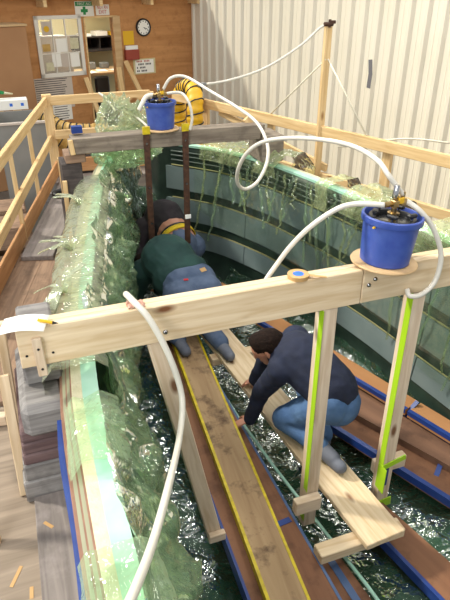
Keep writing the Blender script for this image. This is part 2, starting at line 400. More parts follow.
# ------------------------------------------------------------------ bagging film
def crumple(p, sc, seed, st=(1, 1, 1)):
    q = V((p.x*st[0], p.y*st[1], p.z*st[2]))*sc + V((seed*7.1, seed*3.3, seed*5.7))
    a = 1-abs(noise.noise(q))*2; b = 1-abs(noise.noise(q*2.1+V((3, 9, 1))))*2; c = 1-abs(noise.noise(q*4.7+V((8, 2, 4))))*2
    return a*.55 + b*.3 + c*.2
def film_side(name, s0, s1, a0, a1, nu, nv, mat, base, amp, sc, seed, parent=None, st=(1, 1, 1), label=None, sm=False):
    def f(u, v):
        s = s0+(s1-s0)*u; a0_ = a0(s) if callable(a0) else a0; a = a0_+(a1-a0_)*v
        over = 0
        if a < -1: over = -1-a; a = -1
        elif a > 1: over = a-1; a = 1
        p = hp(s, a); n = hn(s, a)
        if n.z < -.2 or (abs(n.z) < .2 and n.x*a > 0): n = -n
        if over:
            sg = -1 if a < 0 else 1
            w = over*1.6; p = V((p.x + sg*min(w, .17), s, 1.825 - max(0, w-.17)))
            n = V((0, 0, 1)) if w < .17 else V((sg, 0, .2))
        d = base + amp*(.5+.5*crumple(p, sc, seed, st))*(.35 if over else 1)
        if abs(a) > .90 and not over: d *= .25 + .75*(1-abs(a))/.10
        p = p + n*d
        j = V((noise.noise(p*9+V((1, 2, 3))), noise.noise(p*9+V((4, 8, 3))), noise.noise(p*9+V((7, 1, 9)))))*amp*.5
        return p + j*(.3 if over else 1)
    return grid(name, f, nu, nv, mat, parent, sm, 0, label)
fl = thing('bagging_film', (-.7, 2.6, .6), 'crumpled green plastic film heaped down the left inside of the hull', 'plastic film')
film_side('film_sheet', .5, 5.2, lambda s: -.985 - .05*max(0, noise.noise(V((s*2.2, 3, 1)))-.1), -.42, 260, 64, 'filmdeep', .012, .10, 3.0, 1, fl, (.45, 2.2, .4), None, True)
film_side('film_fold', .75, 4.9, -.97, -.55, 240, 56, 'film', .04, .15, 2.8, 5, fl, (.6, 1.7, .6), None, True)
film_side('film_drape', .55, 4.9, lambda s: -1.0 - .03*max(0, noise.noise(V((s*1.9, 7, 4)))-.05), -.66, 260, 50, 'filmpale2', .045, .12, 3.2, 9, fl, (.6, 1.5, .6), None, True)
fb = thing('bagging_film', (.3, 2.6, .45), 'dark green shiny film lying crumpled along the hull bottom between the boards', 'plastic film')
film_side('film_sheet', .6, 4.9, -.42, .50, 190, 70, 'filmbottom', .008, .05, 5.0, 2, fb, (1,1,1), None, True)
fr = thing('bagging_film', (1.1, 3.4, 1.2), 'taut green film hanging over the grey panels on the right of the hull', 'plastic film')
film_side('film_sheet', .3, 5.3, .66, 1.0, 230, 60, 'filmthin', .03, .02, 3.2, 3, fr, (1, 1.8, .2), None, True)
# hanging pleats
rnd = random.Random(3)
for i in range(48):
    s = .9 + 4.35*i/48 + rnd.uniform(-.05, .05); ln = rnd.uniform(.25, .95); sl = rnd.uniform(-.16, .16)
    pts = []
    for k in range(12):
        z = 1.80 - ln*k/11; ss = s + sl*(k/11)**1.3 + .03*noise.noise(V((i, k*.6, 2)))
        p = side(ss, max(z, .8), 1, .05 + .03*noise.noise(V((i*3.1, k*.5, 0)))); pts.append(p)
    w = rnd.uniform(.003, .009) if i % 4 else rnd.uniform(.01, .024)
    bm = bmesh.new(); prev = None
    for k, p in enumerate(pts):
        ww = w*(1.2-.6*k/11)*(1+.5*noise.noise(V((i, k*.9, 7))))
        tw = noise.noise(V((i*2, k*.4, 1)))*1.2
        d = V((math.sin(tw)*.8, math.cos(tw), .1))
        cur = [bm.verts.new(p - d*ww), bm.verts.new(p + V((-.02, 0, 0))*(1+noise.noise(V((i, k*.7, 3))))), bm.verts.new(p + d*ww)]
        if prev:
            bm.faces.new((prev[0], prev[1], cur[1], cur[0])); bm.faces.new((prev[1], prev[2], cur[2], cur[1]))
        prev = cur
    link('film_pleat', fin(bm), 'filmpleat' if i % 2 else 'filmpale2', fr)
# wraps over the rims
fq_ = thing('bagging_film', (.1, 5.2, 1.2), 'dark green film lining the bow end of the hull beyond the bent men', 'plastic film')
film_side('film_sheet', 4.75, 5.69, -.99, .40, 70, 110, 'filmbow', .02, .07, 3.4, 13, fq_, (1.4, 1.4, .5), None, True)
fw = thing('bagging_film', (-.95, 3.3, 1.8), 'pale film wrapped and tied over the left hull rim', 'plastic film')
def wrap(name, sg, s0, s1, seed, mat, parent, nu=110, nv=26, w_out=.15, drop_in=.22, amp=.035, fq=5, out=.185):
    def f(u, v):
        s = s0+(s1-s0)*u; X = Lx(s) if sg < 0 else Rx(s)
        t = v*(w_out+.17+drop_in)
        if t < w_out: p = V((X+sg*out, s, 1.815-(w_out-t))); n = V((sg, 0, 0))
        elif t < w_out+.17: p = V((X+sg*(out-(t-w_out)/.17*(out+.02)), s, 1.83)); n = V((0, 0, 1))
        else: p = V((X-sg*.03, s, 1.825-(t-w_out-.17))); n = V((-sg, 0, .2))
        e = .5+.5*noise.noise(V((s*3, seed, 0)))
        return p + n*amp*(.4+.6*crumple(p, fq, seed, (1, .6, 1)))*(.6+.8*e) + V((0, noise.noise(p*12)*.015, 0))
    return grid(name, f, nu, nv, mat, parent, True)
wrap('film_sheet', -1, 1.98, 4.55, 11, 'filmpale', fw)
for sc_, zc_ in ((2.62, 1.86), (3.15, 1.85), (3.9, 1.85)):
    for k in range(5):
        d = V((rnd.uniform(-1, .6), rnd.uniform(-1, 1), rnd.uniform(-.1, .5))).normalized()
        p = V((Lx(sc_)-.12, sc_, zc_))
        pts = crom([p, p+d*.06+V((0, 0, .03)), p+d*.14, p+d*.2-V((0, 0, .03))], 4)
        ribbon('film_knot', pts, .03, .004, 'filmpale', fw)
fo = thing('bagging_film', (-1.0, 1.5, 1.8), 'loose clear film draped over the near left rim beside the tied stack', 'plastic film')
wrap('film_sheet', -1, 1.42, 1.78, 21, 'filmpale2', fo, 34, 40, .01, .5, .05, 5, .10)
fn = thing('bagging_film', (-1.0, .9, 1.8), 'shiny clear film bunched over the left rim nearest the camera', 'plastic film')
wrap('film_sheet', -1, .62, 1.1, 31, 'filmpale2', fn, 44, 40, .01, .3, .045, 5, .13)
fR = thing('bagging_film', (1.25, 3.4, 1.8), 'light green film rumpled along the top of the right hull rim', 'plastic film')
wrap('film_fold', 1, 2.1, 2.78, 43, 'filmpleat', fR, 50, 30, .1, .16, .06)
wrap('film_fold', 1, 2.2, 2.62, 44, 'filmthin', fR, 40, 50, .02, .9, .10)
wrap('film_fold', 1, 3.7, 3.85, 45, 'filmpleat', fR, 16, 24, .05, .2, .06)
wrap('film_fold', 1, 4.75, 5.2, 46, 'filmpleat', fR, 30, 24, .05, .12, .07)
wrap('film_fold', 1, 3.1, 3.5, 47, 'filmpleat', fR, 34, 24, .1, .14, .08)
wrap('film_fold', 1, 4.3, 4.55, 49, 'filmpleat', fR, 24, 20, .1, .10, .12)
fB = thing('bagging_film', (-.3, 5.1, 1.8), 'pale green bunch of film standing up behind the far beam', 'plastic film')
def clump(name, c, r, seed, mat, parent, n=44):
    def f(u, v):
        th = 2*PI*u; ph = PI*(.02+.96*v)
        d = V((math.cos(th)*math.sin(ph), math.sin(th)*math.sin(ph), math.cos(ph)))
        k = 1 + .45*crumple(d, 1.7, seed) + .2*noise.noise(d*6) + .06*noise.noise(d*13)
        return V(c) + V((d.x*r[0], d.y*r[1], d.z*r[2]))*k*.85
    return grid(name, f, n, n, mat, parent, False)
clump('film_bunch', (-.27, 4.98, 2.10), (.17, .18, .25), 3, 'filmpale', fB)
clump('film_bunch', (-.08, 5.02, 2.08), (.16, .18, .20), 5, 'filmpale', fB)
clump('film_bunch', (-.22, 5.05, 1.92), (.27, .25, .14), 8, 'film', fB)

# ------------------------------------------------------------------ boards in the hull bottom
def strip_board(name, cl, w, h, mat, label, cat='board', group=None, tapes=(), slope=0):
    """board along centre line cl (list of points at TOP surface) of width w (or list) and thickness h"""
    pts = [V(p) for p in cl]
    p0 = pts[0]; p1 = pts[-1]
    mw = frame(p0, p1); inv = mw.inverted()
    bm = bmesh.new(); R = []; ws = w if isinstance(w, (list, tuple)) else [w]*len(pts)
    for i, p in enumerate(pts):
        t = (pts[min(i+1, len(pts)-1)]-pts[max(i-1, 0)]).normalized(); s_ = V((0, 0, 1)).cross(t).normalized()
        s_ = (s_ + V((0, 0, slope))).normalized(); u = t.cross(s_).normalized()
        if u.z < 0: u = -u
        q = [p - s_*ws[i]/2 - u*h, p + s_*ws[i]/2 - u*h, p + s_*ws[i]/2, p - s_*ws[i]/2]
        R.append([bm.verts.new(inv @ a) for a in q])
    for a, b in zip(R, R[1:]):
        for k in range(4): bm.faces.new((a[k], a[(k+1) % 4], b[(k+1) % 4], b[k]))
    bm.faces.new(R[0][::-1]); bm.faces.new(R[-1])
    o = link(name, fin(bm), mat, None, mw); tag(o, label, cat, group)
    for sg, tw, tm, hh in tapes:
        bm = bmesh.new(); R = []
        for i, p in enumerate(pts):
            t = (pts[min(i+1, len(pts)-1)]-pts[max(i-1, 0)]).normalized(); s_ = V((0, 0, 1)).cross(t).normalized()
            s_ = (s_ + V((0, 0, slope))).normalized(); u = t.cross(s_).normalized()
            if u.z < 0: u = -u
            e = p + s_*sg*ws[i]/2
            q = [e + s_*sg*.003 - u*hh, e + s_*sg*.003 + u*.003, e - s_*sg*tw + u*.003, e - s_*sg*tw + u*.0005, e + s_*sg*.0005 + u*.0005, e + s_*sg*.0005 - u*hh]
            R.append([bm.verts.new(a) for a in q])
        for a, b in zip(R, R[1:]):
            for k in range(6): bm.faces.new((a[k], a[(k+1) % 6], b[(k+1) % 6], b[k]))
        bm.faces.new(R[0][::-1]); bm.faces.new(R[-1])
        link('edge_tape', fin(bm), tm, o)
    return o
def lerp_cl(l0, l1, r0, r1, n=8):
    l0, l1, r0, r1 = map(V, (l0, l1, r0, r1)); c0 = (l0+r0)/2; c1 = (l1+r1)/2
    return [c0.lerp(c1, i/n) for i in range(n+1)], (r0-l0).length, (r1-l1).length
def quad_board(name, l0, l1, r0, r1, h, mat, label, **k):
    cl, w0, w1 = lerp_cl(l0, l1, r0, r1)
    n = len(cl)-1; return strip_board(name, cl, [w0+(w1-w0)*i/n for i in range(n+1)], h, mat, label, **k)
# side +1 of a strip running towards the bow (+y) is its left (-x) edge
zB = .60
B = quad_board('stringer_board', (-.47, 1.1, zB), (-.33, 3.95, zB), (-.03, 1.1, zB), (.0, 3.95, zB), .1, 'brownboard',
   'brown blue-edged board lying under the yellow-taped plank', tapes=((1, .012, 'bluetape', .09), (-1, .012, 'paleblue', .05)))
ribbon('joint_tape', [(-.26, 1.93, zB+.003), (-.05, 1.95, zB+.003)], .035, .003, 'bluetape', B)
A = quad_board('yellow_edged_board', (-.415, 1.1, .665), (-.19, 3.9, .665), (-.225, 1.1, .665), (.03, 3.9, .665), .06, 'dirty',
   'long dirty scuffed plank with yellow tape on both edges', tapes=((1, .014, 'yellowtape', .05), (-1, .012, 'yellowtape', .02)))
# stub board with tape below the crosspiece
F = quad_board('stringer_board', (.0, 1.05, .50), (-.015, 1.78, .50), (.19, 1.05, .50), (.13, 1.78, .50), .06, 'brownboard',
   'short brown board with wide blue tape right of the yellow-taped plank', tapes=((1, .01, 'paleblue', .04),))
ribbon('joint_tape', [(.10, 1.06, .5035), (.075, 1.74, .5035)], .04, .003, 'paleblue', F)
ribbon('joint_tape', [(-.01, 1.755, .5035), (.12, 1.755, .5035)], .05, .003, 'paleblue', F)
ml = tag(tube('flow_strip', [(.20, 1.05, .52), (.17, 1.5, .52), (.13, 1.9, .51), (.08, 2.4, .5), (.04, 2.9, .5), (.02, 3.4, .5)], .011, 'mint', None, 6), 'mint green strip lying in the film along the brown board', 'strip')
C = quad_board('stringer_board', (.56, 1.0, .46), (.36, 2.0, .50), (.80, 1.0, .47), (.54, 2.0, .51), .045, 'brownboard',
   'brown board with blue left edge at the bottom right under the pine plank end', tapes=((1, .02, 'bluetape', .06),))
def P(px, py, z): return tuple(onz(px, py, z))
D1 = quad_board('stringer_board', P(560, 572, .55), P(300, 408, .55), P(560, 531, .60), P(310, 391, .60), .06, 'brownboard',
   'stained brown board right of the crouching man, blue tape on its lower edge', tapes=((1, .03, 'bluetape', .05), (-1, .006, 'paleblue', .01)))
D2 = quad_board('stringer_board', P(560, 529, .605), P(310, 389, .605), P(560, 507, .645), P(318, 360, .645), .06, 'darkboard',
   'darker stained board between the blue-edged brown board and the clean tan boards', tapes=((-1, .03, 'bluetape', .05),))
j = onz(437, 473, .575); ribbon('joint_tape', [j+V((-.05, -.04, -.012)), j+V((.055, .04, .022))], .03, .004, 'bluetape', D1)
def tan(a, b, label):
    return quad_board('stringer_board', P(a[0], a[1], .66), P(b[0], b[1], .66), P(a[2], a[3], .74), P(b[2], b[3], .74), .05, 'tanboard', label, tapes=((1, .026, 'bluetape', .03),))
E1 = tan((405, 413, 419, 398), (205, 292, 222, 279), 'clean tan board against the right hull side, far length behind the man')
E2 = tan((560, 508, 568, 487), (408, 415, 421, 399), 'clean tan board against the right hull side, near length at the frame edge')
j = onz(407, 413, .665); k_ = j.lerp(onz(420, 399, .742), .8); ribbon('joint_tape', [j+V((0, 0, .004)), k_+V((0, 0, .004))], .03, .004, 'bluetape', E2)

# kneeling plank on its crosspieces
mp = tag(plank('kneeling_plank', (.32, 1.60, .682), (.155, 3.85, .682), .235, .036, 'pine'), 'clean pine plank the crouching man kneels on', 'plank')
tag(plank('crosspiece', (-.03, 1.68, .632), (.47, 1.68, .632), .085, .06, 'pine', None), 'short pine crosspiece under the near end of the pine plank', 'wood block')
tag(plank('crosspiece', (.02, 3.5, .632), (.42, 3.5, .632), .085, .06, 'pine', None), 'pine crosspiece under the far end of the pine plank', 'wood block')
tag(plank('crosspiece', (.28, 1.86, .62), (.5, 1.80, .62), .06, .03, 'pine', None), 'small pine batten end beside the green-taped strut foot', 'wood block') if False else None

# ------------------------------------------------------------------ near beam with struts
bt = 2.08
nb = thing('cross_beam', (0, 2, 1.91), 'pale pine cross beam spanning the hull nearest the camera, blue pail on it', 'beam')
plank('front_board', (-1.25, 1.968, 1.995), (.22, 1.968, 1.995), .04, .17, 'pine', nb)
plank('front_board', (.223, 1.968, 1.995), (1.62, 1.968, 1.995), .04, .17, 'pine', nb)
plank('back_board', (-1.20, 2.010, 1.993), (1.62, 2.010, 1.993), .04, .17, 'pine', nb)
plank('end_cleat', (-1.178, 1.94, 1.87), (-1.182, 1.94, 2.04), .036, .018, 'pine_pale', nb, up=V((0, 1, 0)))
for x, z in ((.255, 2.0), (.285, 2.025), (-.69, 1.955), (.88, 2.03), (.86, 2.0)):
    lathe('bolt', [(0, .008), (.006, .008), (.009, .005), (.011, .001), (.011, 0)], 'steel', nb, 10, axis_mtx((x, 1.948, z), (0, -1, 0)))
for x, z in ((-1.225, 1.965), (-1.13, 1.96), (-1.178, 1.905), (-1.18, 1.995)):
    lathe('nail', [(0, .003), (.005, .002), (.005, 0)], 'black', nb, 8, axis_mtx((x, 1.947 if x not in (-1.178, -1.18) else 1.9305, z), (0, -1, 0)))
def strut(top, bot, label, tape=False, block=None):
    t = thing('strut', bot, label, 'post')
    plank('post', bot, top, .075, .072, 'pine_pale', t, up=V((0, -1, 0)))
    return t
s1 = strut((-.725, 1.99, 1.91), (-.475, 2.0, .60), 'leaning bare pine strut under the beam, leftmost of three')
plank('foot_block', (-.525, 1.945, .655), (-.435, 1.945, .655), .035, .05, 'pine_pale', s1)
s2 = strut((.075, 1.99, 1.91), (.075, 1.99, .50), 'upright pine strut with green tape stripe, in front of the crouching man')
ribbon('tape_stripe', [(.0365, 1.965, 1.905), (.0365, 1.965, .78)], .038, .002, 'greentape', s2, side=(0, 1, 0))
plank('foot_block', (-.045, 1.925, .72), (.105, 1.925, .72), .05, .09, 'pine_pale', s2)
ribbon('tape_wrap', [(.0365, 1.975, .66), (.0365, 1.975, .55)], .04, .003, 'greentape', s2, side=(0, 1, 0))
s3 = strut((.555, 1.99, 1.91), (.555, 1.99, .45), 'upright pine strut with green tape stripe below the blue pail, rightmost of three')
ribbon('tape_stripe', [(.5165, 1.972, 1.905), (.5165, 1.972, .80)], .042, .002, 'greentape', s3, side=(0, 1, 0))
plank('foot_block', (.53, 2.05, .70), (.74, 2.05, .70), .05, .09, 'pine_pale', s3)
ribbon('tape_wrap', [(.5155, 1.952, .80), (.5155, 1.952, .62)], .075, .004, 'greentape', s3, side=(0, 1, 0))
ribbon('tape_wrap', [(.515, 1.949, .79), (.66, 1.949, .83)], .035, .006, 'greentape', s3, side=(0, 0, 1))
ribbon('blue_tape_patch', [(.548, 1.9525, .77), (.548, 1.9525, .64)], .028, .003, 'bluetape', s3, side=(1, 0, 0))
ribbon('tape_wrap', [(.50, 1.95, .49), (.612, 1.95, .50)], .06, .006, 'greentape', s3, side=(0, 0, 1))

# things lying on the near beam
tr = thing('tape_roll', (-.085, 1.99, bt), 'tan tape roll with blue core lying on the near beam', 'tape')
lathe('roll', [(.024, 0), (.046, 0), (.047, .018), (.024, .018), (.024, 0)], 'tantape', tr, 28, Matrix.Translation((-.085, 1.985, bt)))
lathe('core', [(0, .012), (.024, .015), (.024, .001), (0, .001)], 'bluecore', tr, 24, Matrix.Translation((-.085, 1.985, bt+.003)))
ribbon('loose_end', crom([(-.05, 1.965, bt+.015), (-.02, 1.95, bt+.012), (.02, 1.944, bt+.004), (.03, 1.942, bt+.002)], 4), .018, .0015, 'tantape', tr)
pp = grid('paper_note', lambda u, v: V((-1.31+.16*u+.03*v, 1.925+.105*v-.03*u, 2.088+.012*math.sin(u*3)+.004*v)), 8, 6, 'paper', None, thick=.0015); tag(pp, 'white paper note on the left end of the near beam', 'paper')
pc = thing('pencil', (-1.13, 1.965, bt+.015), 'yellow pencil lying across the white paper note', 'pencil')
tube('pencil_body', [(-1.255, 2.04, 2.113), (-1.20, 2.015, 2.111)], .006, 'yellowpaper', pc, 6, False) if False else None
tube('pencil_body', [(-1.165, 1.955, 2.107), (-1.115, 1.945, 2.09)], .006, 'yellowpaper', pc, 6, False)
tube('lead', [(-1.115, 1.945, 2.09), (-1.095, 1.941, 2.086)], lambda t: .006*(1-t)+.001, 'black', pc, 6, False)
tag(box('yellow_tag', (-1.25, 2.03, bt+.003), (.05, .02, .006), 'yellowpaper', None, .001), 'small yellow marker on the beam end behind the paper note', 'marker')
tp = grid('tape_scrap', lambda u, v: V((-.83+.07*u, 1.96+.05*v, bt+.004+.022*abs(noise.noise(V((u*4, v*4, 1)))))), 8, 8, 'pinktape', None, False, .001); tag(tp, 'crumpled pink tape scrap on the near beam under the clear hose', 'tape')

# ------------------------------------------------------------------ pails
def pail(c, k, label, tilt=(0, 0), rotz=0):
    t = thing('vacuum_pail', c, label, 'bucket')
    mw = Matrix.Translation(c) @ Matrix.Rotation(tilt[0], 4, 'Y') @ Matrix.Rotation(rotz, 4, 'Z') @ Matrix.Scale(k, 4)
    L = lambda n, p, m, mm=Matrix.Identity(4), seg=32, par=None: lathe(n, p, m, par or t, seg, mw @ mm)
    L('base_disc', [(0, 0), (.165, 0), (.168, .006), (.165, .012), (0, .012)], 'lightply')
    b = L('pail_body', [(0, .012), (.116, .012), (.122, .018), (.128, .10), (.137, .225), (.141, .226), (.142, .222), (.148, .222), (.150, .228), (.150, .25), (.146, .254), (.138, .254), (.136, .25), (.131, .20), (.12, .10), (.112, .022), (0, .022)], 'bucket', seg=48)
    L('lug', [(0, .010), (.005, .010), (.006, 0), (0, 0)], 'yellowpaper', Matrix.Translation((-.142, -.02, .215)) @ Matrix.Rotation(-PI/2, 4, 'Y'), 12)
    L('lid_plate', [(0, .205), (.131, .205), (.131, .218), (.12, .222), (0, .222)], 'steel')
    L('clamp_ring', [(.09, .222), (.118, .222), (.12, .235), (.113, .245), (.095, .245), (.09, .235), (.09, .222)], 'black')
    for a in (.4, 1.5, 2.7, 3.8, 5.0):
        bm = bmesh.new(); box_bm(bm, (.095*math.cos(a), .095*math.sin(a), .268), (.055, .026, .02), .006, Matrix.Rotation(a+1.2, 3, 'Z')); kn = link('clamp_knob', fin(bm), 'black', t, mw)
        bm = bmesh.new(); box_bm(bm, (.095*math.cos(a), .095*math.sin(a), .25), (.012, .012, .04), .002); link('knob_stem', fin(bm), 'steel', kn, mw)
    mf = L('manifold', [(0, .222), (.018, .222), (.018, .25), (.03, .252), (.03, .262), (.014, .264), (.014, .30), (0, .30)], 'brass', seg=20)
    bm = bmesh.new()
    tube_bm(bm, [(-.075, 0, .31), (.075, 0, .31)], .014, 12); tube_bm(bm, [(0, 0, .28), (0, 0, .345)], .014, 12)
    tube_bm(bm, [(.045, .0, .30), (.045, .0, .36)], .012, 12); box_bm(bm, (-.02, -.012, .312), (.035, .034, .036), .004); box_bm(bm, (.045, 0, .31), (.034, .034, .034), .004)
    link('fitting', fin(bm), 'brass', mf, mw)
    L('valve', [(0, .335), (.013, .335), (.015, .345), (.015, .395), (.011, .40), (0, .40)], 'chrome', Matrix.Translation((-.01, 0, 0)), 16, mf)
    bm = bmesh.new(); box_bm(bm, (.012, -.022, .325), (.04, .01, .03), .003); link('label_tag', fin(bm), 'yellowpaper', mf, mw)
    return t, mw
p1, w1 = pail(V((.348, 1.99, bt)), .90, 'blue pail with vacuum fittings on the near pine beam', (.06, 0), .25)
p2, w2 = pail(V((-.02, 4.52, 2.175)), .84, 'blue pail with vacuum fittings on the far grey beam', (0, 0), .3)

# ------------------------------------------------------------------ far beam
fbm = thing('cross_beam', (0, 4.5, 2.06), 'dirty grey cross beam across the far end of the hull', 'beam')
plank('beam_plank', (-.75, 4.45, 2.115), (.80, 4.47, 2.105), .045, .115, 'beamgrey', fbm)
plank('beam_plank', (-.72, 4.56, 2.125), (.86, 4.57, 2.110), .14, .08, 'beamgrey', fbm)
plank('end_gusset', (-.725, 4.42, 2.06), (-.735, 4.42, 2.17), .035, .02, 'rail', fbm, up=V((0, 1, 0)))
plank('brace', (.74, 4.62, 2.19), (.84, 4.62, 2.05), .07, .03, 'rail', fbm, up=V((0, 1, 0)))
ribbon('tape_wrap', [(-.70, 4.60, 2.205), (-.62, 4.60, 2.205)], .06, .05, 'bluetape', fbm, label='blue tape around the rail end')
for x in (-.165, .145):
    h_ = thing('hanger_bar', (x, 4.42, 1.3), 'rusty steel hanger bar on the far beam, ' + ('left of the blue pail' if x < 0 else 'right of the blue pail'), 'bar')
    plank('bar', (x-.01, 4.415, 1.22), (x, 4.415, 2.205), .05, .016, 'rust', h_, up=V((0, 1, 0)))
    ribbon('tape_wrap', [(x, 4.414, 2.17), (x, 4.414, 2.225)], .056, .024, 'yellowtape', h_, side=(1, 0, 0))
    for z in (2.1, 1.75, 1.45): lathe('bolt', [(0, .008), (.008, .008), (.008, 0)], 'steel', h_, 8, axis_mtx((x-.004, 4.407, z), (0, -1, 0)))
    if x > 0: box('white_tag', (x-.004, 4.40, 1.47), (.05, .01, .035), 'paper', h_, .002)

# ------------------------------------------------------------------ hoses
def hose(pts, r, label, n=8, name='vacuum_hose', mat='hose', cuff=None):
    P_ = crom(pts, n)
    o = tube(name, P_, r, mat, None, 12); return tag(o, label, 'hose')
o_ = lambda px, py, y: ony(px, py, y)
w2p = lambda x, y, z: w2 @ V((x, y, z))
w1p = lambda x, y, z: w1 @ V((x, y, z))
hose([w2p(.045, 0, .35), o_(171, 78, 4.5), o_(186, 77, 4.45), o_(210, 91, 4.2), o_(238, 108, 3.9), o_(257, 123, 3.7), o_(267, 143, 3.5), o_(267, 162, 3.4), o_(258, 181, 3.3), o_(246, 189, 3.25), o_(238, 184, 3.2), o_(238, 170, 3.1), o_(247, 153, 3.0), o_(263, 142, 2.9), o_(290, 138, 2.7), o_(325, 140, 2.5), o_(355, 147, 2.3), o_(378, 161, 2.1), o_(389, 176, 2.02), w1p(.045, 0, .345)], .0112, 'clear hose looping in the air between the two pails')
hose([w2p(.075, 0, .31), o_(181, 93, 4.5), o_(189, 103, 4.42), o_(192, 118, 4.4), o_(190, 130, 4.4)], .0112, 'short clear hose arching down from the right of the far pail')
hose([w1p(-.075, 0, .31), o_(355, 204, 2.04), o_(335, 210, 2.08), o_(310, 227, 2.12), o_(290, 247, 2.16), o_(275, 267, 2.18), o_(266, 280, 2.16), o_(262, 290, 2.13)], .0118, 'clear hose running from the near pail down behind the beam to the left')
hose([w1p(.075, 0, .31), o_(420, 211, 1.95), o_(434, 230, 1.92), o_(441, 256, 1.90), o_(435, 281, 1.89), o_(422, 294, 1.89), o_(410, 296, 1.91), o_(407, 289, 1.935)], .0118, 'clear hose looping from the near pail down in front of the beam')
hose([o_(126, 294, 2.03), o_(133, 301, 1.95), o_(150, 320, 1.89), o_(170, 358, 1.84), o_(182, 398, 1.80), o_(179, 440, 1.65), o_(167, 492, 1.28), o_(152, 545, 1.05), o_(134, 592, .87), o_(118, 625, .78)], .0128, 'thick clear hose hanging over the near beam to the left rim')
tn = hose([o_(200, 85, 4.7), o_(230, 80, 4.68), o_(265, 68, 4.66), o_(300, 46, 4.64), o_(320, 28, 4.62), V((1.45, 4.60, 2.885))], .010, 'thin clear hose strung from the far pail up to the tall post top')
tube('coupling', [o_(198, 85, 4.7), o_(206, 84.5, 4.695)], .018, 'greyplastic', tn, 10)
hose([w2p(-.075, 0, .31), o_(151, 95, 4.5), o_(146, 97, 4.48), o_(142, 104, 4.46), o_(139, 110, 4.46)], .017, 'short hose end hanging off the left of the far pail')
hose([o_(99, 93, 5.6), o_(108, 99, 5.4), o_(125, 110, 5.1), o_(140, 120, 4.8), o_(147, 126, 4.62)], .009, 'thin white line from the end rail down to the far beam')
hose([o_(99, 93, 5.62), o_(107, 100, 5.5), o_(112, 106, 5.4), o_(115, 111, 5.32)], .009, 'short thin white line dropping into the bunched film')

# ------------------------------------------------------------------ ducts
def duct(name, pts, r, label, m1, m2, n=14, ribs=.05, parent=None):
    P_ = crom(pts, n); L_ = [0]
    for a, b in zip(P_, P_[1:]): L_.append(L_[-1]+(b-a).length)
    # resample
    tot = L_[-1]; cnt = int(tot/.012); Q = []
    for i in range(cnt+1):
        d = tot*i/cnt; k = 0
        while k < len(L_)-2 and L_[k+1] < d: k += 1
        Q.append(P_[k].lerp(P_[k+1], (d-L_[k])/max(1e-6, L_[k+1]-L_[k])))
    t = thing(name, pts[0], label, 'duct')
    bm = bmesh.new(); tube_bm(bm, Q, lambda u: r*(1+.05*math.sin(u*tot/ribs*2*PI)), 22, False); link('duct_skin', fin(bm, True), m1, t)
    # helical wire
    H = []; up = V((0, 0, 1)); fr_ = None; turns = tot/ribs/1.35; N = int(turns*16)
    for i in range(N+1):
        u = i/N; x = u*(len(Q)-1); k = min(int(x), len(Q)-2); p = Q[k].lerp(Q[k+1], x-k); tt = (Q[k+1]-Q[k]).normalized()
        if fr_ is None: fr_ = V((1, 0, 0)) if abs(tt.x) < .8 else V((0, 0, 1))
        X = (fr_ - tt*fr_.dot(tt)).normalized(); fr_ = X; Y = tt.cross(X); a = 2*PI*turns*u
        H.append(p + (X*math.cos(a)+Y*math.sin(a))*r*1.05)
    bm = bmesh.new(); tube_bm(bm, H, .008, 5); link('wire_helix', fin(bm, True), m2, t)
    return t
duct('air_duct', [o_(181, 165, 6.85), o_(179, 125, 6.85), o_(179, 100, 6.82), o_(184, 88, 6.68), o_(192, 88, 6.3), o_(195, 100, 6.1), o_(195, 125, 6.05), o_(195, 150, 6.05)], .085, 'bright yellow ribbed duct arched over the rail corner behind the far pail', 'yellowduct', 'black', ribs=.085)
duct('air_duct', [o_(40, 112, 7.9), o_(52, 122, 7.75), o_(66, 129, 7.6), o_(84, 131, 7.5), o_(104, 131, 7.45), o_(114, 140, 7.45), o_(103, 152, 7.4), o_(82, 152, 7.35), o_(64, 143, 7.3), o_(56, 136, 7.3)], .085, 'tan ribbed duct coiled behind the left end of the railing', 'tanduct', 'blackrub', ribs=.06)
tag(box('dark_filler_box', (-.1, 7.5, .66), (.8, .5, 1.32), 'darkoffice', None, .02), 'dark box added to fill the dark area under the tan coiled duct', 'bin')  # added box: props the duct and fills a dark area

# ------------------------------------------------------------------ walkway
ZW = 1.2
dd = V((.265, 1, 0)).normalized(); dn = V((dd.y, -dd.x, 0))
def dpl(name, a, b, w, mat, label, h=.04, z=ZW, group=None, cat='plank'):
    a = V((a[0], a[1], z-h/2)); b = V((b[0], b[1], z-h/2)); return tag(plank(name, a, b, w, h, mat), label, cat, group)
# planks set edge to edge; x given at mid of plank
dpl('walkway_plank', (-1.66, 2.75), (-1.15, 4.68), .235, 'plank', 'brown walkway plank in the left walkway, next to the toe board')
dpl('walkway_plank', (-1.42, 2.75), (-.915, 4.66), .235, 'plank', 'brown walkway plank in the left walkway, second from the toe board')
dpl('walkway_plank', (-1.20, 2.75), (-.70, 4.52), .19, 'plank', 'brown walkway plank in the left walkway, against the hull')
dpl('walkway_plank', (-1.10, 4.55), (-.55, 6.6), .26, 'plank_grey', 'grey raised plank at the far end of the walkway, by the toe board', z=ZW+.04)
dpl('walkway_plank', (-.83, 4.50), (-.28, 6.6), .26, 'plank_grey', 'grey raised plank at the far end of the walkway, by the hull', z=ZW+.04)
dpl('walkway_plank', (-.75, 6.75), (.9, 6.75), .26, 'plank_grey', 'grey plank crossing the far end of the walkway', z=ZW+.0)
tag(box('walkway_sheet', (-1.62, 1.4, ZW-.012), (.62, 2.6, .024), 'ply', None, .002, Matrix.Rotation(PI/2, 3, 'Z') if False else None), 'weathered plywood sheet on the near left walkway', 'plywood')
